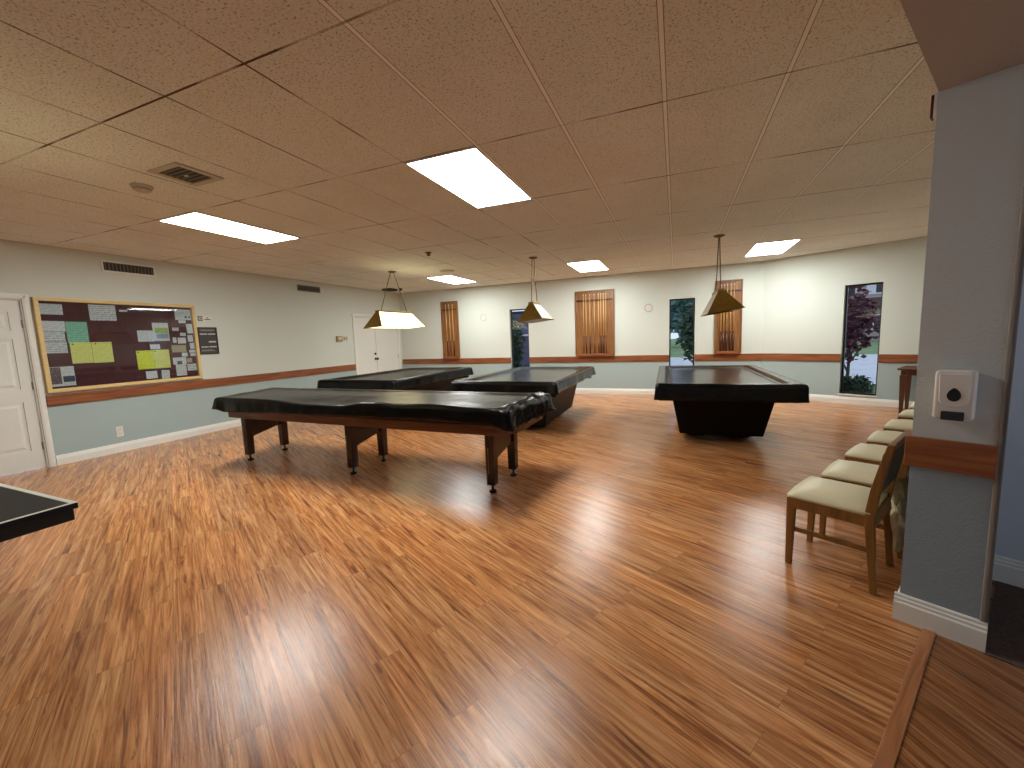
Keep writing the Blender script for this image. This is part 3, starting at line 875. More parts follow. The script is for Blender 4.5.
mb = MB(); mb.lathe([(0.027, -0.0075), (0.027, -0.009)], 20, (0.039, 0, 0.041), axis='Y'); mb.build('symbol_disc', M['print_white'], r)
for q in ((0.03, 0.048, -0.0105, -0.009, 0.03, 0.05), (0.105, 0.20, -0.0075, -0.006, 0.02, 0.032), (0.14, 0.165, -0.0075, -0.006, 0.045, 0.06)): MB().box(*q).build('text_line', M['black_frame'], r)

r = thing('thermostat', 'beige thermostat box on the left wall beside the double door', 'thermostat', at(F_LEFT, 7.30, 0, 1.50), F_LEFT[1])
mb = MB(); mb.box(-0.08, 0.08, -0.05, 0, -0.065, 0.065); mb.build('case', M['beige'], r, bevel=0.008)
MB().box(-0.045, 0.045, -0.053, -0.05, -0.01, 0.04).build('dial_window', M['ivory'], r)
r = thing('light_switch', 'ivory double light switch right of the beige thermostat', 'light switch', at(F_LEFT, 7.50, 0, 1.51), F_LEFT[1])
MB().box(-0.06, 0.075, -0.008, 0, -0.055, 0.055).build('cover_plate', M['ivory'], r, bevel=0.003)
for x in (-0.025, 0.035): MB().box(x - 0.014, x + 0.014, -0.016, -0.008, -0.03, 0.03).build('toggle', M['beige'], r, bevel=0.003)
r = thing('power_outlet', 'white power outlet low on the blue wall below the bulletin board', 'outlet', at(F_LEFT, 3.15, 0, 0.285), F_LEFT[1])
MB().box(-0.04, 0.04, -0.007, 0, -0.072, 0.072).build('cover_plate', M['plastic'], r, bevel=0.003)
for z in (-0.03, 0.03):
    mb = MB(); mb.box(-0.017, 0.017, -0.010, -0.007, z - 0.02, z + 0.02); s_ = mb.build('socket', M['plastic'], r, bevel=0.002)
    mb = MB(); mb.box(-0.009, -0.006, -0.0105, -0.0098, z - 0.004, z + 0.01); mb.box(0.006, 0.009, -0.0105, -0.0098, z - 0.004, z + 0.01); mb.build('slot', M['vent_dark'], s_)

# ------------------------------------------------------------------ things on the back wall
def wall_plate(u, z, label):
    r = thing('wall_plate', label, 'wall plate', at(F_BACK, u, 0, z), 0, 'round plates on the back wall')
    mb = MB(); mb.lathe([(0.072, 0), (0.072, -0.010), (0.060, -0.014), (0.004, -0.014)], 28, axis='Y'); mb.build('disc', M['plastic'], r, smooth=False)
    mb = MB(); mb.torus((0, -0.012, 0), 0.079, 0.008, 'Y', 28, 8); mb.build('rim', M['vent'], r, smooth=True)
    mb = MB(); mb.box(-0.03, 0.03, -0.017, -0.013, -0.005, 0.005); mb.build('mark', M['vent'], r)
wall_plate(-4.61, 1.925, 'round white wall plate between the narrow left cue rack and the dark window')
wall_plate(-0.57, 1.93, 'round white wall plate right of the wide middle cue rack')

def cue_rack(u0, u1, name_, label, cue_list):
    W = u1 - u0
    r = thing('cue_rack', label, 'cue rack', at(F_BACK, u0, 0, 0.905), 0, 'wooden cue racks on the back wall')
    HT = 1.495
    mb = MB(); mb.box(0, W, -0.022, 0, 0, HT)
    n = max(3, round(W / 0.11))
    mb.build('back_board', M['rack'], r, bevel=0.004)
    mb = MB(); mb.box(0, 0.03, -0.05, -0.022, 0.0, HT); mb.box(W - 0.03, W, -0.05, -0.022, 0.0, HT); mb.box(0.03, W - 0.03, -0.05, -0.022, HT - 0.03, HT)
    mb.build('side_frame', M['rack'], r, bevel=0.004)
    mb = MB(); mb.box(0.02, W - 0.02, -0.085, -0.022, -0.02, 0.02); mb.box(0.02, W - 0.02, -0.095, -0.085, -0.02, 0.045); mb.build('shelf', M['rail'], r, bevel=0.004)
    # notched holder strip: fingers between the cues
    mb = MB(); zc = 1.275
    mb.box(0.03, W - 0.03, -0.045, -0.022, zc - 0.016, zc + 0.016)
    us = [q[0] for q in cue_list]
    for k in [us[0] - 0.04] + [(p + q) / 2 for p, q in zip(us, us[1:])] + [us[-1] + 0.04]:
        mb.box(k - 0.012, k + 0.012, -0.085, -0.045, zc - 0.014, zc + 0.014)
    mb.build('holder_strip', M['rack_dark'], r, bevel=0.003)
    for (u, kind, lb) in cue_list:
        c = thing('pool_cue', lb, 'pool cue', at(F_BACK, u0 + u, -0.066, 0.927), 0, 'cues standing in the ' + name_)
        mb = MB(); mb.lathe([(0.0105, 0.43), (0.0085, 0.9), (0.0068, 1.36)], 10); mb.build('shaft', M['maple'], c, smooth=True)
        mb = MB(); mb.lathe([(0.010, 0), (0.0155, 0.006), (0.0148, 0.2), (0.0106, 0.43)], 12); mb.build('butt', M['butt_red'] if kind else M['butt_brown'], c, smooth=True)
        mb = MB(); mb.lathe([(0.0069, 1.36), (0.0069, 1.385), (0.003, 1.392)], 10); mb.build('tip', M['plastic'], c)
cue_rack(-5.84, -5.34, 'narrow left rack', 'narrow wooden cue rack near the corner, leftmost on the back wall',
         [(0.16, 1, 'maple cue at the left of the narrow left rack'), (0.26, 0, 'maple cue in the middle of the narrow left rack'), (0.36, 1, 'maple cue at the right of the narrow left rack')])
cue_rack(-2.21, -1.31, 'wide middle rack', 'wide wooden cue rack in the middle of the back wall',
         [(0.205, 0, 'first cue from the left in the wide middle rack'), (0.265, 1, 'second cue from the left in the wide middle rack'), (0.355, 1, 'third cue from the left in the wide middle rack'),
          (0.455, 0, 'fourth cue from the left in the wide middle rack'), (0.55, 0, 'fifth cue from the left in the wide middle rack'), (0.605, 1, 'sixth cue from the left, dark butt, in the wide middle rack'), (0.665, 1, 'second cue from the right in the wide middle rack'), (0.72, 0, 'last cue on the right in the wide middle rack')])
cue_rack(0.75, 1.25, 'narrow right rack', 'narrow wooden cue rack behind the rightmost brass lamp',
         [(0.11, 1, 'first cue from the left in the narrow right rack'), (0.165, 1, 'second cue from the left in the narrow right rack'), (0.22, 1, 'middle cue in the narrow right rack'),
          (0.285, 1, 'fourth cue from the left in the narrow right rack'), (0.345, 1, 'last cue on the right in the narrow right rack')])

# ------------------------------------------------------------------ covers
def smooth_step(a, b, x):
    t_ = min(1, max(0, (x - a) / (b - a)))
    return t_ * t_ * (3 - 2 * t_)
def interp(tab, x):
    if x <= tab[0][0]: return tab[0][1]
    for (x0, y0), (x1, y1) in zip(tab, tab[1:]):
        if x <= x1: return y0 + (y1 - y0) * smooth_step(0, 1, (x - x0) / (x1 - x0))
    return tab[-1][1]
def nz(x, y, z): return noise.noise(Vector((x, y, z)))
def cover(outline, ztop, hem, rail_w=0.15, sink=0.035, nx=60, ny=40, seed=0, ripple=0.012, front=None, crumple=None, flare=0.02, material=None, label='', hemfn=None):
    """outline NL, NR, FR, FL in world; top sheet with a sunken middle and a hanging skirt"""
    NL, NR, FR, FL = [Vector((p[0], p[1], 0)) for p in outline]
    cen = (NL + NR + FR + FL) / 4
    wx, wy = (NR - NL).length, (FL - NL).length
    vs, fs = [], []
    def P(s, t_): return (NL * (1 - s) + NR * s) * (1 - t_) + (FL * (1 - s) + FR * s) * t_
    for j in range(ny + 1):
        for i in range(nx + 1):
            s, t_ = i / nx, j / ny
            p = P(s, t_)
            d = min(s * wx, (1 - s) * wx, t_ * wy, (1 - t_) * wy)
            z = ztop - sink * smooth_step(rail_w * 0.75, rail_w * 1.2, d) - 0.006 * (1 - smooth_step(0, 0.03, d))
            z += 0.0045 * nz(p.x * 2.2, p.y * 3.5, seed) + 0.0022 * nz(p.x * 8, p.y * 7, seed + 3)
            if front: z += interp(front, s) * (1 - smooth_step(0.0, 0.55, t_))
            if crumple: z += crumple(s, t_, p)
            vs.append((p.x, p.y, z))
    def vid(i, j): return j * (nx + 1) + i
    for j in range(ny):
        for i in range(nx):
            fs.append((vid(i, j), vid(i + 1, j), vid(i + 1, j + 1), vid(i, j + 1)))
    ring = [(i, 0) for i in range(nx)] + [(nx, j) for j in range(ny)] + [(i, ny) for i in range(nx, 0, -1)] + [(0, j) for j in range(ny, 0, -1)]
    n = len(ring)
    prev = [vid(*q) for q in ring]
    dirs = [(NL - FL).normalized(), (NR - NL).normalized(), (FR - NR).normalized(), (FL - FR).normalized()]
    outs = []
    for (i, j) in ring:
        o_ = Vector((0, 0, 0))
        if j == 0: o_ += dirs[0]
        if i == nx: o_ += dirs[1]
        if j == ny: o_ += dirs[2]
        if i == 0: o_ += dirs[3]
        outs.append(o_.normalized() * (1.25 if o_.length > 1.1 else 1.0))
    LV = [0.004, 0.03, 0.12, 0.3, 0.5, 0.7, 0.86, 1.0]
    for li, lv in enumerate(LV):
        cur = []
        for k, (i, j) in enumerate(ring):
            bx, by, bz = vs[vid(i, j)]
            h = hem
            s, t_ = i / nx, j / ny
            if hemfn: h = hemfn(s, t_, i, j)
            h += 0.008 * nz(bx * 3, by * 3, seed + 9)
            o_ = outs[k]
            corner = max(0, 1 - min(min(s, 1 - s) * wx, 9) / 0.12) * max(0, 1 - min(t_, 1 - t_) * wy / 0.12)
            rp = ripple * lv * (nz(bx * 5.5, by * 5.5, seed + 20 + lv * 0.6) + 0.6 * nz(bx * 13, by * 13, seed + 31 + lv))
            if crumple: rp += 0.9 * lv * max(0, abs(crumple(s, t_, Vector((bx + lv * 0.2, by + lv * 0.15, 0)))))
            out = 0.010 * smooth_step(0, 0.1, lv) + flare * lv * (0.3 + corner) + rp
            zz = bz + (h - bz) * lv
            vs.append((bx + o_.x * out, by + o_.y * out, zz))
            cur.append(len(vs) - 1)
        for k in range(n):
            fs.append((prev[k], cur[k], cur[(k + 1) % n], prev[(k + 1) % n]))
        prev = cur
    mb = MB()
    loc = (cen.x, cen.y, 0)
    mb.add([(a - cen.x, b - cen.y, c) for a, b, c in vs], fs)
    ob = mb.build('table_cover', material or M['black_vinyl'], loc=loc, smooth=True, fix=False)
    sd = ob.modifiers.new('thick', 'SOLIDIFY'); sd.thickness = 0.003; sd.offset = -1
    return tag(ob, label, 'table cover', 'black covers on the tables')

# ------------------------------------------------------------------ pool tables
def zs(z, k=1.06): return CAM_H - k * (CAM_H - z)
def pool_table(cx, cy, rz, label, w_=1.44, l_=2.65):
    r = thing('pool_table', label, 'pool table', (cx, cy, 0), rz, 'pool tables under black covers')
    a, b = w_ / 2 - 0.035, l_ / 2 - 0.035
    mb = MB()
    mb.box(-a, a, -b, b, 0.63, 0.705)
    mb.build('bed', M['pool_body'], r, bevel=0.01)
    MB().box(-a + 0.14, a - 0.14, -b + 0.14, b - 0.14, 0.705, 0.73).build('playing_surface', M['cloth_green'], r)
    for (x0, x1, y0, y1) in ((-a, a, -b, -b + 0.13), (-a, a, b - 0.13, b), (-a, -a + 0.13, -b + 0.13, b - 0.13), (a - 0.13, a, -b + 0.13, b - 0.13)):
        mb = MB(); mb.box(x0, x1, y0, y1, 0.705, 0.765)
        mb.build('rail', M['pool_side'], r, bevel=0.01)
    mb = MB(); mb.box(-a + 0.06, a - 0.06, -b + 0.1, b - 0.1, 0.575, 0.63); mb.build('apron', M['pool_body'], r, bevel=0.006)
    # tapering body hanging between the ends
    mb = MB(); mb.taper(0, 0, 0.93, 1.66, 0.095, 0, 0, 1.12, 1.88, 0.575); mb.build('cabinet', M['pool_body'], r, bevel=0.008)
    mb = MB(); mb.taper(0, 0, 1.063, 1.805, 0.45, 0, 0, 1.070, 1.815, 0.462); mb.build('cabinet_trim', M['grey_plastic'], r)
    for sx in (-1, 1):
        for sy in (-1, 1):
            lg = MB(); lg.taper(sx * 0.26, sy * 0.42, 0.22, 0.30, 0.018, sx * 0.26, sy * 0.42, 0.22, 0.30, 0.097)
            lo = lg.build('leg', M['pool_body'], r, bevel=0.006)
            f = MB(); f.lathe([(0.05, 0), (0.05, 0.012), (0.03, 0.02)], 16, (sx * 0.26, sy * 0.42, 0)); f.build('foot', M['dark_metal'], lo)
            p = MB(); p.box(sx * (a - 0.02) - 0.05, sx * (a - 0.02) + 0.05, sy * (b - 0.09) - 0.06, sy * (b - 0.09) + 0.06, 0.585, 0.64)
            p.build('pocket', M['pool_body'], r, bevel=0.012)
def rot_outline(cx, cy, w_, l_, rz):
    c_, s_ = math.cos(rz), math.sin(rz)
    return [(cx + x * c_ - y * s_, cy + x * s_ + y * c_) for x, y in ((-w_ / 2, -l_ / 2), (w_ / 2, -l_ / 2), (w_ / 2, l_ / 2), (-w_ / 2, l_ / 2))]
pool_table(-4.82, 6.45, 0, 'covered pool table nearest the double door, below the glowing lamp', 1.52, 2.56)
pool_table(-2.22, 6.41, 0, 'covered pool table in the middle, below the lamp in front of the dark window', 1.52, 2.62)
pool_table(0.500, 6.38, rd(1.2), 'covered pool table at the right with its black cabinet end facing forward', 1.44, 2.72)
cover(rot_outline(-4.82, 6.45, 1.55, 2.59, 0), 0.7985, zs(0.675), seed=1, label='black cover on the pool table below the glowing lamp')
cover(rot_outline(-2.22, 6.41, 1.54, 2.65, 0), 0.7985, zs(0.68), seed=14, label='black cover on the middle pool table, below the lamp in front of the dark window', flare=0.03, material=M['shiny_vinyl'])
cover(rot_outline(0.500, 6.38, 1.475, 2.76, rd(1.2)), 0.7985, zs(0.655), seed=27, label='black cover on the right-hand pool table with sunken top', sink=0.045, rail_w=0.14, flare=0.012, material=M['shiny_vinyl'])

# ------------------------------------------------------------------ long games table in front
r = thing('games_table', 'long narrow six-legged wooden games table in front of the pool tables', 'games table', (-3.1, 3.5, 0), rd(-1.9))
# cabinet, chamfered corners (local coordinates)
pl = [(-1.70, -0.45), (1.74, -0.45), (1.88, -0.30), (1.88, 0.34), (1.78, 0.43), (-1.85, 0.43), (-1.93, 0.32), (-1.93, -0.22)]
MB().prism(pl, 0.588, 0.72).build('cabinet', M['table_wood'], r, bevel=0.006)
pi_ = [(x * 0.985, y * 0.97) for x, y in pl]
MB().prism(pi_, 0.72, 0.78).build('board', M['table_wood'], r, bevel=0.006)
mb = MB(); mb.box(-1.66, 1.70, -0.457, -0.45, 0.672, 0.684); mb.build('moulding', M['leg_wood'], r)
for x in (-1.77, -0.09, 1.575):
    tops = []
    for sy, yy in ((-1, -0.205), (1, 0.265)):
        lg = MB()
        lg.taper(x, yy, 0.078, 0.082, 0.075, x, yy - 0.004 * sy, 0.088, 0.092, 0.588)
        lo = lg.build('leg', M['leg_wood'], r, bevel=0.006)
        f = MB(); f.lathe([(0.030, 0), (0.034, 0.006), (0.034, 0.022), (0.014, 0.030), (0.010, 0.036), (0.010, 0.078)], 16, (x, yy, 0)); f.build('levelling_foot', M['dark_metal'], lo)
        if sy < 0:
            f = MB(); f.box(x - 0.018, x - 0.009, yy - 0.0455, yy - 0.036, 0.18, 0.42); f.build('gloss_strip', M['grille'], lo)  # pale strip painted as the glossy light reflected on the leg
    # tapered brace board between the two legs of a pair
    g = MB(); g.prism([(-0.165, 0.29), (0.225, 0.37), (0.225, 0.586), (-0.165, 0.586)], x - 0.02, x + 0.02, fn=lambda a, b, c: (c, a, b)); g.build('brace', M['leg_wood'], r, bevel=0.003)
def crum(s, t_, p):
    k = smooth_step(0.955, 0.99, s)
    if k <= 0: return 0
    return k * 0.045 * nz(p.x * 9, p.y * 13, 5.1) + k * 0.022 * nz(p.x * 20, p.y * 30, 2.2)
def hem1(s, t_, i, j):
    h = 0.692
    if j == 0: h = interp([(0, 0.705), (0.035, 0.672), (0.3, 0.69), (0.5, 0.70), (0.8, 0.705), (0.95, 0.69), (1, 0.66)], s)
    elif s > 0.99: h = interp([(0, 0.66), (0.5, 0.64), (1, 0.66)], t_)
    return h
cover([(-4.87, 3.03), (-1.235, 2.945), (-1.16, 3.84), (-5.12, 3.93)], 0.835, 0.69, rail_w=0.10, sink=0.012, nx=150, ny=36, seed=40, ripple=0.016,
      front=[(0, 0.0), (0.08, 0.0), (0.2, -0.004), (0.4, -0.034), (0.52, -0.03), (0.605, 0.004), (0.635, 0.006), (0.70, -0.002), (0.8, 0.010), (0.9, -0.004), (1.0, -0.012)],
      crumple=crum, flare=0.03, material=M['black_vinyl'], label='black sagging cover on the long narrow games table, crumpled at its right end', hemfn=hem1)

# ------------------------------------------------------------------ billiard lamps
def lamp(cx, cy, zb, rz, label, lit, L=1.15, W=0.45, hgt=0.28, tilt=0.0, can=(0, 0), closed=False):
    r = thing('billiard_lamp', label, 'pendant lamp', (cx, cy, 0), rz, 'brass billiard lamps hanging over the tables')
    a, b = W / 2, L / 2
    ta, tb = 0.04, b - 0.17
    zt = zb + hgt
    ct, st = math.cos(tilt), math.sin(tilt)
    def hang(mb):       # the shade hangs a little crooked
        mb.v = [(x * ct - (z - zt) * st, y, zt + x * st + (z - zt) * ct) for x, y, z in mb.v]
        return mb
    for sy in (-1, 1):
        mb = MB(); t = 0.004
        q = [(-a, sy * b, zb), (a, sy * b, zb), (ta, sy * tb, zt), (-ta, sy * tb, zt)]
        mb.add(q + [(x, y - sy * t, z) for x, y, z in q], [(0, 1, 2, 3), (7, 6, 5, 4), (0, 4, 5, 1), (1, 5, 6, 2), (2, 6, 7, 3), (3, 7, 4, 0)])
        hang(mb).build('shade_end', M['brass'], r)
    for sx in (-1, 1):
        mb = MB(); t = 0.004; g = 0.012
        q = [(sx * a, -b + g, zb), (sx * a, b - g, zb), (sx * ta, tb - g * 0.6, zt), (sx * ta, -tb + g * 0.6, zt)]
        mb.add(q + [(x - sx * t, y, z) for x, y, z in q], [(0, 1, 2, 3), (7, 6, 5, 4), (0, 4, 5, 1), (1, 5, 6, 2), (2, 6, 7, 3), (3, 7, 4, 0)])
        hang(mb).build('shade_side', M['lamp_unlit'] if lit == 0 or (lit == 1 and sx < 0) else M['lamp_lit'] if lit == 1 else M['lamp_warm'], r)
    mb = MB(); mb.box(-ta - 0.004, ta + 0.004, -tb - 0.004, tb + 0.004, zt - 0.006, zt + 0.028); hang(mb).build('shade_cap', M['brass'], r, bevel=0.004)
    mb = MB()
    for (p, q) in (((-a, -b), (a, -b)), ((a, -b), (a, b)), ((a, b), (-a, b)), ((-a, b), (-a, -b))):
        mb.tube([(p[0], p[1], zb), (q[0], q[1], zb)], 0.006, 6)
    hang(mb).build('shade_rim', M['brass'], r)
    for x in (-0.06, 0.06):
        mb = MB(); mb.tube([(x, -tb, zb + 0.09), (x, tb, zb + 0.09)], 0.016, 10)
        hang(mb).build('tube', M['plastic'] if lit == 0 else M['lamp_lit'] if lit == 1 else M['lamp_warm'], r)
    if closed:
        mb = MB(); mb.box(-a + 0.012, a - 0.012, -b + 0.012, b - 0.012, zb + 0.004, zb + 0.008)
        hang(mb).build('diffuser', M['lamp_inner'] if lit == 0 else M['lamp_warm'], r)
    cxl, cyl = can
    mb = MB(); mb.lathe([(0.075, 0), (0.075, -0.010), (0.05, -0.022), (0.02, -0.030)], 20, (cxl, cyl, H))
    mb.build('canopy', M['brass_dark'], r)
    for sy in (-1, 1):
        mb = MB()
        p, q = Vector((cxl, cyl + sy * 0.05, H - 0.025)), Vector((0, sy * tb * 0.78, zt + 0.03))
        n = 26
        for k in range(n):
            u = p.lerp(q, (k + 0.5) / n)
            d = (q - p).normalized(); ln = (q - p).length / n
            mb.tube([u - d * ln * 0.62, u + d * ln * 0.62], 0.0075 if k % 2 else 0.006, 6)
        mb.build('chain', M['brass_dark'], r)
lamp(-5.02, 6.56, 1.660, 0, 'brass billiard lamp with a glowing side, leftmost of the three', 1, L=1.34, W=0.42, tilt=rd(3), closed=True)
lamp(-2.25, 6.73, 1.660, 0, 'unlit brass billiard lamp in front of the dark window', 0, L=0.72, W=0.43, tilt=rd(6), closed=True)
lamp(0.555, 6.66, 1.640, rd(2), 'brass billiard lamp in front of the narrow right cue rack', 0, L=1.0, W=0.45, tilt=rd(8))
lamp(-3.75, 0.75, 1.66, rd(90), 'lit billiard lamp over the black table-tennis table, left of the view', 2, L=1.2, W=0.46)

# ------------------------------------------------------------------ table-tennis table at the left edge
r = thing('table_tennis_table', 'black table-tennis table corner with white border lines at the left edge', 'table', (-2.365, 0.862, 0), rd(-1))
TW, TL = 2.74, 1.525
MB().box(-TW, 0, -TL, 0, 0.735, 0.76).build('tabletop', M['pong_top'], r, bevel=0.003)
mb = MB(); b_ = 0.02
mb.box(-TW, 0, -b_, 0, 0.76, 0.7606); mb.box(-b_, 0, -TL, -b_, 0.76, 0.7606); mb.box(-TW, 0, -TL, -TL + b_, 0.76, 0.7606); mb.box(-TW, -TW + b_, -TL + b_, -b_, 0.76, 0.7606)
mb.build('border_line', M['white'], r)
mb = MB(); mb.box(-TW + 0.02, -0.012, -TL + 0.02, -0.012, 0.685, 0.735); mb.build('apron', M['pong_edge'], r, bevel=0.003)
for x in (-TW + 0.35, -0.55):
    for y in (-TL + 0.2, -0.3):
        mb = MB(); mb.tube([(x, y, 0), (x, y, 0.69)], 0.022, 10); mb.build('leg', M['dark_metal'], r)

# ------------------------------------------------------------------ chairs along the partition
def chair():
    r = empty('dining_chair')
    w2 = 0.215
    # seat cushion
    mb = MB(); nx = 10; ny = 10; vs = []; fs = []
    for j in range(ny + 1):
        for i in range(nx + 1):
            x = -w2 + 2 * w2 * i / nx; y = -0.235 + 0.372 * j / ny
            e = min(i, nx - i, 3) / 3; g = min(j, ny - j, 3) / 3
            vs.append((x, y, 0.432 + 0.022 * math.sin(e * PI / 2) * math.sin(g * PI / 2) + 0.012 * (1 - ((x / w2) ** 2))))
    for j in range(ny):
        for i in range(nx): fs.append((j * (nx + 1) + i, j * (nx + 1) + i + 1, (j + 1) * (nx + 1) + i + 1, (j + 1) * (nx + 1) + i))
    ring = [i for i in range(nx)] + [nx + j * (nx + 1) for j in range(ny)] + [ny * (nx + 1) + i for i in range(nx, 0, -1)] + [j * (nx + 1) for j in range(ny, 0, -1)]
    base = len(vs)
    for k in ring: vs.append((vs[k][0] * 0.99, vs[k][1], 0.412))
    n = len(ring)
    for k in range(n): fs.append((ring[k], base + k, base + (k + 1) % n, ring[(k + 1) % n]))
    fs.append(tuple(base + k for k in reversed(range(n))))
    mb.add(vs, fs)
    mb.build('seat', M['cream_vinyl'], r, smooth=True)
    mb = MB(); h0, h1 = 0.352, 0.412
    mb.box(-w2 + 0.02, w2 - 0.02, -0.232, -0.210, h0, h1); mb.box(-w2 + 0.004, -w2 + 0.026, -0.225, 0.15, h0, h1); mb.box(w2 - 0.026, w2 - 0.004, -0.225, 0.15, h0, h1); mb.box(-w2 + 0.02, w2 - 0.02, 0.135, 0.158, h0, h1)
    mb.build('seat_frame', M['chair_wood'], r, bevel=0.004)
    for sx in (-1, 1):
        mb = MB(); mb.taper(sx * (w2 - 0.030), -0.222, 0.026, 0.030, 0, sx * (w2 - 0.022), -0.215, 0.042, 0.044, 0.412); mb.build('front_leg', M['chair_wood'], r, bevel=0.005)
        # rear leg sweeping up into the back post
        mb = MB(); prof = [(0.165, 0.0, 0.030), (0.150, 0.2, 0.036), (0.132, 0.40, 0.044), (0.150, 0.55, 0.042), (0.178, 0.70, 0.036), (0.200, 0.80, 0.030)]
        vs, fs = [], []
        x = sx * (w2 - 0.016); hw = 0.015
        for (y, z, d) in prof: vs += [(x - hw, y - d / 2, z), (x + hw, y - d / 2, z), (x + hw, y + d / 2, z), (x - hw, y + d / 2, z)]
        for i in range(len(prof) - 1):
            for k in range(4): fs.append((i * 4 + k, i * 4 + (k + 1) % 4, i * 4 + 4 + (k + 1) % 4, i * 4 + 4 + k))
        fs += [(3, 2, 1, 0), tuple(len(vs) - 4 + k for k in range(4))]
        mb.add(vs, fs); mb.build('rear_leg', M['chair_wood'], r, bevel=0.005)
        mb = MB(); mb.box(sx * (w2 - 0.026) - 0.008, sx * (w2 - 0.026) + 0.008, -0.21, 0.145, 0.21, 0.236); mb.build('side_stretcher', M['chair_wood'], r, bevel=0.003)
    mb = MB(); mb.hexa([(-w2 + 0.03, 0.168, 0.745), (w2 - 0.03, 0.168, 0.745), (w2 - 0.03, 0.198, 0.745), (-w2 + 0.03, 0.198, 0.745)], [(-w2 + 0.03, 0.184, 0.80), (w2 - 0.03, 0.184, 0.80), (w2 - 0.03, 0.21, 0.80), (-w2 + 0.03, 0.21, 0.80)])
    mb.build('top_rail', M['chair_wood'], r, bevel=0.006)
    mb = MB(); mb.hexa([(-w2 + 0.032, 0.130, 0.52), (w2 - 0.032, 0.130, 0.52), (w2 - 0.032, 0.165, 0.52), (-w2 + 0.032, 0.165, 0.52)], [(-w2 + 0.032, 0.163, 0.745), (w2 - 0.032, 0.163, 0.745), (w2 - 0.032, 0.20, 0.745), (-w2 + 0.032, 0.20, 0.745)])
    mb.build('backrest', M['shaded_vinyl'], r, bevel=0.012, seg=3)
    return r
T0 = [0.140, 0.675, 1.285, 1.915, 2.575, 3.285, 3.96]
DF = [0.490, 0.470, 0.479, 0.480, 0.483, 0.489, 0.500]
names = ['cream seated oak chair nearest the pillar, first of the row', 'cream seated oak chair second in the row from the pillar', 'cream seated oak chair third in the row from the pillar',
         'cream seated oak chair fourth in the row from the pillar', 'cream seated oak chair fifth in the row from the pillar', 'cream seated oak chair second from the side table end of the row', 'cream seated oak chair closest to the dark side table, last of the row']
c0 = chair()
for k in range(7):
    c = c0 if k == 0 else copy_tree(c0)
    p = PP + E1 * (T0[k] + 0.215) + E2 * (DF[k] - 0.235)
    c.location = p
    c.rotation_euler = (0, 0, rd(-120 + (0, 1.5, -1, 1, 0, -1, 1)[k]))
    tag(c, names[k], 'chair', 'oak chairs lined up along the partition')

# crumpled cloth hanging behind the nearest chair
mb = MB(); vs, fs = [], []
nu, nv = 32, 36
for j in range(nv + 1):
    for i in range(nu + 1):
        u, v = i / nu, j / nv
        ang = 2 * PI * u
        rad_x = 0.085 * (0.55 + 0.45 * math.sin(PI * min(1, v * 1.25))) 
        rad_y = 0.028 * (0.5 + 0.7 * math.sin(PI * min(1, v * 1.15)))
        k = 1 + 0.55 * nz(math.cos(ang) * 2.4, math.sin(ang) * 2.4, v * 7.5)
        vs.append((rad_x * k * math.cos(ang), rad_y * k * math.sin(ang), 0.58 - 0.38 * v))
for j in range(nv):
    for i in range(nu): fs.append((j * (nu + 1) + i, j * (nu + 1) + i + 1, (j + 1) * (nu + 1) + i + 1, (j + 1) * (nu + 1) + i))
fs.append(tuple(range(nu)))
fs.append(tuple(nv * (nu + 1) + i for i in reversed(range(nu))))
mb.add(vs, fs)
p = PP + E1 * 0.34 + E2 * 0.035
tag(mb.build('cloth_bag', M['cloth'], loc=p, rotz=rd(-120), smooth=True), 'crumpled cream cloth bag hanging between the nearest chair and the wall', 'bag')

# ------------------------------------------------------------------ side table with a small container
r = thing('side_table', 'dark wooden side table against the back wall beyond the chairs', 'side table', at(F_PART, 0, 0, 0), rd(-30))
# local: X = -E2 (into the partition), Y = E1
x0, x1, y0, y1 = -0.93, -0.20, 6.02, 6.60
MB().box(x0, x1, y0, y1, 0.675, 0.705).build('tabletop', M['side_table'], r, bevel=0.006)
MB().box(x0 + 0.04, x1 - 0.04, y0 + 0.03, y1 - 0.03, 0.60, 0.675).build('apron', M['side_table'], r, bevel=0.003)
for x in (x0 + 0.065, x1 - 0.065):
    for y in (y0 + 0.055, y1 - 0.055):
        mb = MB(); mb.taper(x, y, 0.04, 0.04, 0, x, y, 0.075, 0.075, 0.60); mb.build('leg', M['side_table'], r, bevel=0.003)
jar = thing('cream_jar', 'small cream jar on the dark side table, half hidden by the pillar', 'jar', at(F_PART, -0.66, 6.14, 0.705), rd(-30))
mb = MB(); mb.lathe([(0.055, 0), (0.07, 0.01), (0.07, 0.10), (0.05, 0.115), (0.035, 0.12)], 20); mb.build('body', M['ivory'], jar, smooth=False)
mb = MB(); mb.lathe([(0.05, 0.12), (0.06, 0.125), (0.06, 0.165), (0.05, 0.17), (0.004, 0.172)], 20); mb.build('lid', M['plastic'], jar)

# ------------------------------------------------------------------ soap dispenser on the partition end
r = thing('soap_dispenser', 'white wall dispenser with a black drop window on the pillar', 'soap dispenser', at(F_PART, 0.152, 0.014, 0.985), rd(-30))
def rounded(w_, h_, rad, n=5, top=None):
    pts = []
    for cx, cz, a0 in ((w_ / 2 - rad, h_ - rad, 0), (-w_ / 2 + rad, h_ - rad, 90), (-w_ / 2 + rad, rad, 180), (w_ / 2 - rad, rad, 270)):
        for k in range(n + 1):
            a = rd(a0 + 90 * k / n); pts.append((cx + rad * math.cos(a), cz + rad * math.sin(a)))
    return pts
toY = lambda a, b, c: (a, c, b)
mb = MB(); mb.prism(rounded(0.118, 0.205, 0.014), -0.075, 0, fn=toY); mb.build('case', M['plastic'], r, bevel=0.010, seg=3)
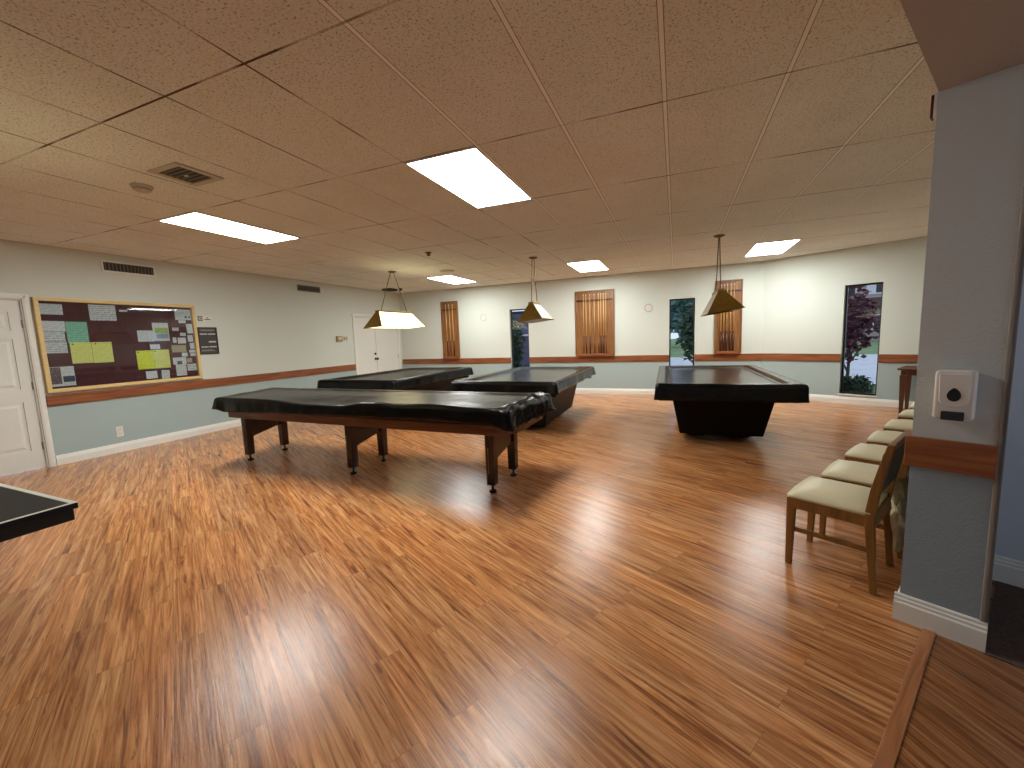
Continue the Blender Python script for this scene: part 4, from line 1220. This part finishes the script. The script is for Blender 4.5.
# raised shield on the front
sh = []
for k in range(19):
    a = PI * k / 18
    sh.append((0.043 * math.cos(a), 0.085 - 0.030 * math.sin(a)))
sh = [(0.047, 0.193), (-0.047, 0.193)] + list(reversed(sh))
mb = MB(); mb.prism(sh, -0.082, -0.074, fn=toY); mb.build('shield', M['plastic'], r, bevel=0.004)
dp = []
for k in range(24):
    a = 2 * PI * k / 24
    s_ = 1 - 0.35 * max(0, math.sin(a)) ** 2
    dp.append((0.0205 * math.cos(a) * s_, 0.104 + 0.026 * math.sin(a) * (1.2 if math.sin(a) > 0 else 0.95)))
mb = MB(); mb.prism(dp, -0.086, -0.081, fn=toY); mb.build('drop_window', M['black_plastic'], r, bevel=0.002)
mb = MB(); mb.prism([(x, z + 0.001) for x, z in rounded(0.066, 0.036, 0.004)], -0.088, -0.070, fn=toY); 
for k in range(4): mb.box(-0.028, 0.028, -0.0895, -0.088, 0.007 + k * 0.007, 0.010 + k * 0.007)
mb.build('push_bar', M['grey_plastic'], r)
# small bracket at the top corner of the partition
r = thing('door_contact', 'small white and brown bracket at the top left corner of the pillar', 'bracket', at(F_PART, 0.028, 0.02, 2.235), rd(-30))
MB().box(-0.010, 0.0, -0.006, 0.05, 0, 0.095).build('white_plate', M['plastic'], r, bevel=0.002)
MB().box(-0.020, -0.010, 0.0, 0.04, 0.002, 0.093).build('brown_plate', M['butt_red'], r, bevel=0.002)

# ------------------------------------------------------------------ outside the windows
struct(MB().prism([(-60, YB + 0.16), (1.66, YB + 0.18), (4.5, 8.3), (30, -6), (60, -6), (60, 90), (-60, 90)], -0.3, -0.10).build('ground_lawn', M['grass']))
mb = MB(); mb.prism([(-3, 13.0), (40, 10.0), (40, 26.0), (-3, 25.0)], -0.10, -0.07); struct(mb.build('ground_path', M['path']))
def foliage(center, rad, n, size, seed, zs=1.0, droop=0.5):
    rng = random.Random(seed); vs, fs = [], []
    for _ in range(n):
        while True:
            d = Vector((rng.uniform(-1, 1), rng.uniform(-1, 1), rng.uniform(-1, 1)))
            if 0.15 < d.length < 1: break
        p = Vector((d.x * rad[0], d.y * rad[1], d.z * rad[2]))
        p *= (0.75 + 0.35 * nz(d.x * 3, d.y * 3, d.z * 3 + seed))
        t_ = Vector((rng.uniform(-1, 1), rng.uniform(-1, 1), rng.uniform(-1, 0.5) * droop)).normalized()
        s_ = t_.cross(Vector((rng.uniform(-1, 1), rng.uniform(-1, 1), rng.uniform(-1, 1)))).normalized()
        L = size * rng.uniform(0.6, 1.2); wd = L * 0.28
        q = Vector(center) + p; b = len(vs)
        nrm = t_.cross(s_) * wd * 0.35
        vs += [q, q + t_ * L * 0.45 + s_ * wd + nrm, q + t_ * L, q + t_ * L * 0.45 - s_ * wd + nrm]
        fs += [(b, b + 1, b + 2), (b, b + 2, b + 3)]
    return vs, fs
def tree(loc, trunk_h, crown, n, size, leafmat, label, seed, branches=9, cat='tree', lean=(0, 0), trunk_r=0.05, group=None, name='tree'):
    r = thing(name, label, cat, (loc[0], loc[1], -0.1), 0, group)
    rng = random.Random(seed)
    mb = MB(); top = Vector((lean[0], lean[1], trunk_h + crown[2] * 0.9))
    mb.tube([(0, 0, 0), (lean[0] * 0.3, lean[1] * 0.3, trunk_h * 0.6), (lean[0] * 0.7, lean[1] * 0.7, trunk_h), top], [trunk_r, trunk_r * 0.8, trunk_r * 0.65, trunk_r * 0.25], 8)
    for k in range(branches):
        a = rng.uniform(0, 2 * PI); z = trunk_h * rng.uniform(0.7, 1.0) + crown[2] * rng.uniform(0, 0.8)
        st = Vector((lean[0] * 0.7, lean[1] * 0.7, z))
        en = st + Vector((math.cos(a) * crown[0] * 0.8, math.sin(a) * crown[1] * 0.8, crown[2] * 0.5))
        mb.tube([st, st.lerp(en, 0.5) + Vector((0, 0, 0.05)), en], [trunk_r * 0.4, trunk_r * 0.25, trunk_r * 0.1], 6)
    mb.build('trunk', M['bark'], r, smooth=True)
    vs, fs = foliage((lean[0], lean[1], trunk_h + crown[2]), crown, n, size, seed)
    mb = MB(); mb.add(vs, fs); mb.build('foliage', leafmat, r, fix=False)
    return r
tree((3.44, 10.95), 0.45, (0.50, 0.45, 1.10), 620, 0.17, M['red_leaf'], 'dark red leaved young tree outside the right-hand window', 3, lean=(0.06, 0))
# hedge under the right-hand window
def shrub(loc, rad, n, size, leafmat, label, seed, group=None, name='shrub'):
    r = thing(name, label, 'shrub', (loc[0], loc[1], -0.1), 0, group)
    rng = random.Random(seed)
    mb = MB()
    for k in range(7):
        a = rng.uniform(0, 2 * PI)
        mb.tube([(0, 0, 0), (rad[0] * 0.5 * math.cos(a), rad[1] * 0.5 * math.sin(a), rad[2] * 1.4)], [0.012, 0.004], 5)
    mb.build('stem', M['bark'], r)
    vs, fs = foliage((0, 0, rad[2]), rad, n, size, seed)
    mb = MB(); mb.add(vs, fs); mb.build('foliage', leafmat, r, fix=False)
shrub((3.12, 9.45), (0.40, 0.28, 0.32), 1500, 0.08, M['green_leaf'], 'low dark green shrub at the foot of the right-hand window', 11)
shrub((4.45, 8.75), (0.40, 0.26, 0.30), 1200, 0.08, M['green_leaf'], 'low dark green shrub to the right outside the right-hand window', 12)
tree((0.62, 12.2), 0.5, (0.62, 0.6, 1.0), 1800, 0.17, M['green_leaf'], 'dark green tree outside the window right of the middle cue rack', 5, lean=(-0.05, 0))
for k, (x, y, rr, lb) in enumerate(((-7.0, 48, 3.6, 'large blue-green tree across the path, left in the middle window'), (1.2, 42, 3.0, 'large blue-green tree across the path behind the dark green tree'), (8.0, 56, 3.4, 'blue-green tree across the path, right of the others'))):
    tree((x, y), 0.3, (rr, rr * 0.8, 3.3), 3000, 0.9, M['blue_leaf'], lb, 20 + k, trunk_r=0.16, group='trees across the path')
# plants and wall outside the left-hand window
shrub((-4.28, 10.9), (0.35, 0.3, 1.15), 1300, 0.12, M['green_leaf'], 'tall dark shrub outside the narrow dark window', 31)
shrub((-3.95, 11.2), (0.3, 0.25, 0.40), 700, 0.10, M['green_leaf'], 'short shrub at the foot of the narrow dark window', 32)
r = thing('garden_wall', 'violet grey outdoor wall with a white rail beyond the narrow dark window', 'wall', (-5.4, 13.4, -0.1))
MB().box(-3.2, 3.2, 0, 0.25, 0, 2.3).build('wall_face', M['blue_wall'], r, bevel=0.01)
mb = MB(); mb.box(-3.25, 3.25, -0.04, 0.29, 2.3, 2.38); mb.build('coping', M['house_dark'], r, bevel=0.01)
mb = MB(); mb.tube([(-1.2, -0.12, 1.75), (0.1, -0.12, 1.75), (0.35, -0.12, 1.95), (0.35, -0.12, 1.55), (0.7, -0.12, 1.55)], 0.03, 8); mb.build('white_rail', M['house_white'], r)
# house far behind the right-hand window
r = thing('house', 'tan two storey house with white windows and brown roof far outside', 'house', (16.5, 47.0, -0.1), rd(-18))
MB().box(-7, 8, 0, 8, 0, 6.4).build('wall', M['house_wall'], r)
mb = MB(); mb.hexa([(-7.8, -1.0, 6.3), (8.8, -1.0, 6.3), (8.8, 9, 6.3), (-7.8, 9, 6.3)], [(-5, 3.4, 9.0), (6, 3.4, 9.0), (6, 4.6, 9.0), (-5, 4.6, 9.0)]); mb.build('roof', M['house_roof'], r)
mb = MB(); mb.hexa([(-7.4, -1.6, 3.0), (8.4, -1.6, 3.0), (8.4, 0, 3.0), (-7.4, 0, 3.0)], [(-7.4, -1.5, 3.2), (8.4, -1.5, 3.2), (8.4, 0, 3.9), (-7.4, 0, 3.9)]); mb.build('porch_roof', M['house_roof'], r)
for x in (-6.2, -4.3, -2.4, -0.5, 1.4, 3.3, 5.2):
    for z in (1.0, 4.2):
        mb = MB(); mb.box(x, x + 1.25, -0.08, 0, z, z + 1.4); f = mb.build('window', M['house_white'], r, bevel=0.01)
        mb = MB(); mb.box(x + 0.66, x + 1.12, -0.1, -0.08, z + 0.12, z + 1.28); mb.build('window_glass', M['house_dark'], f)
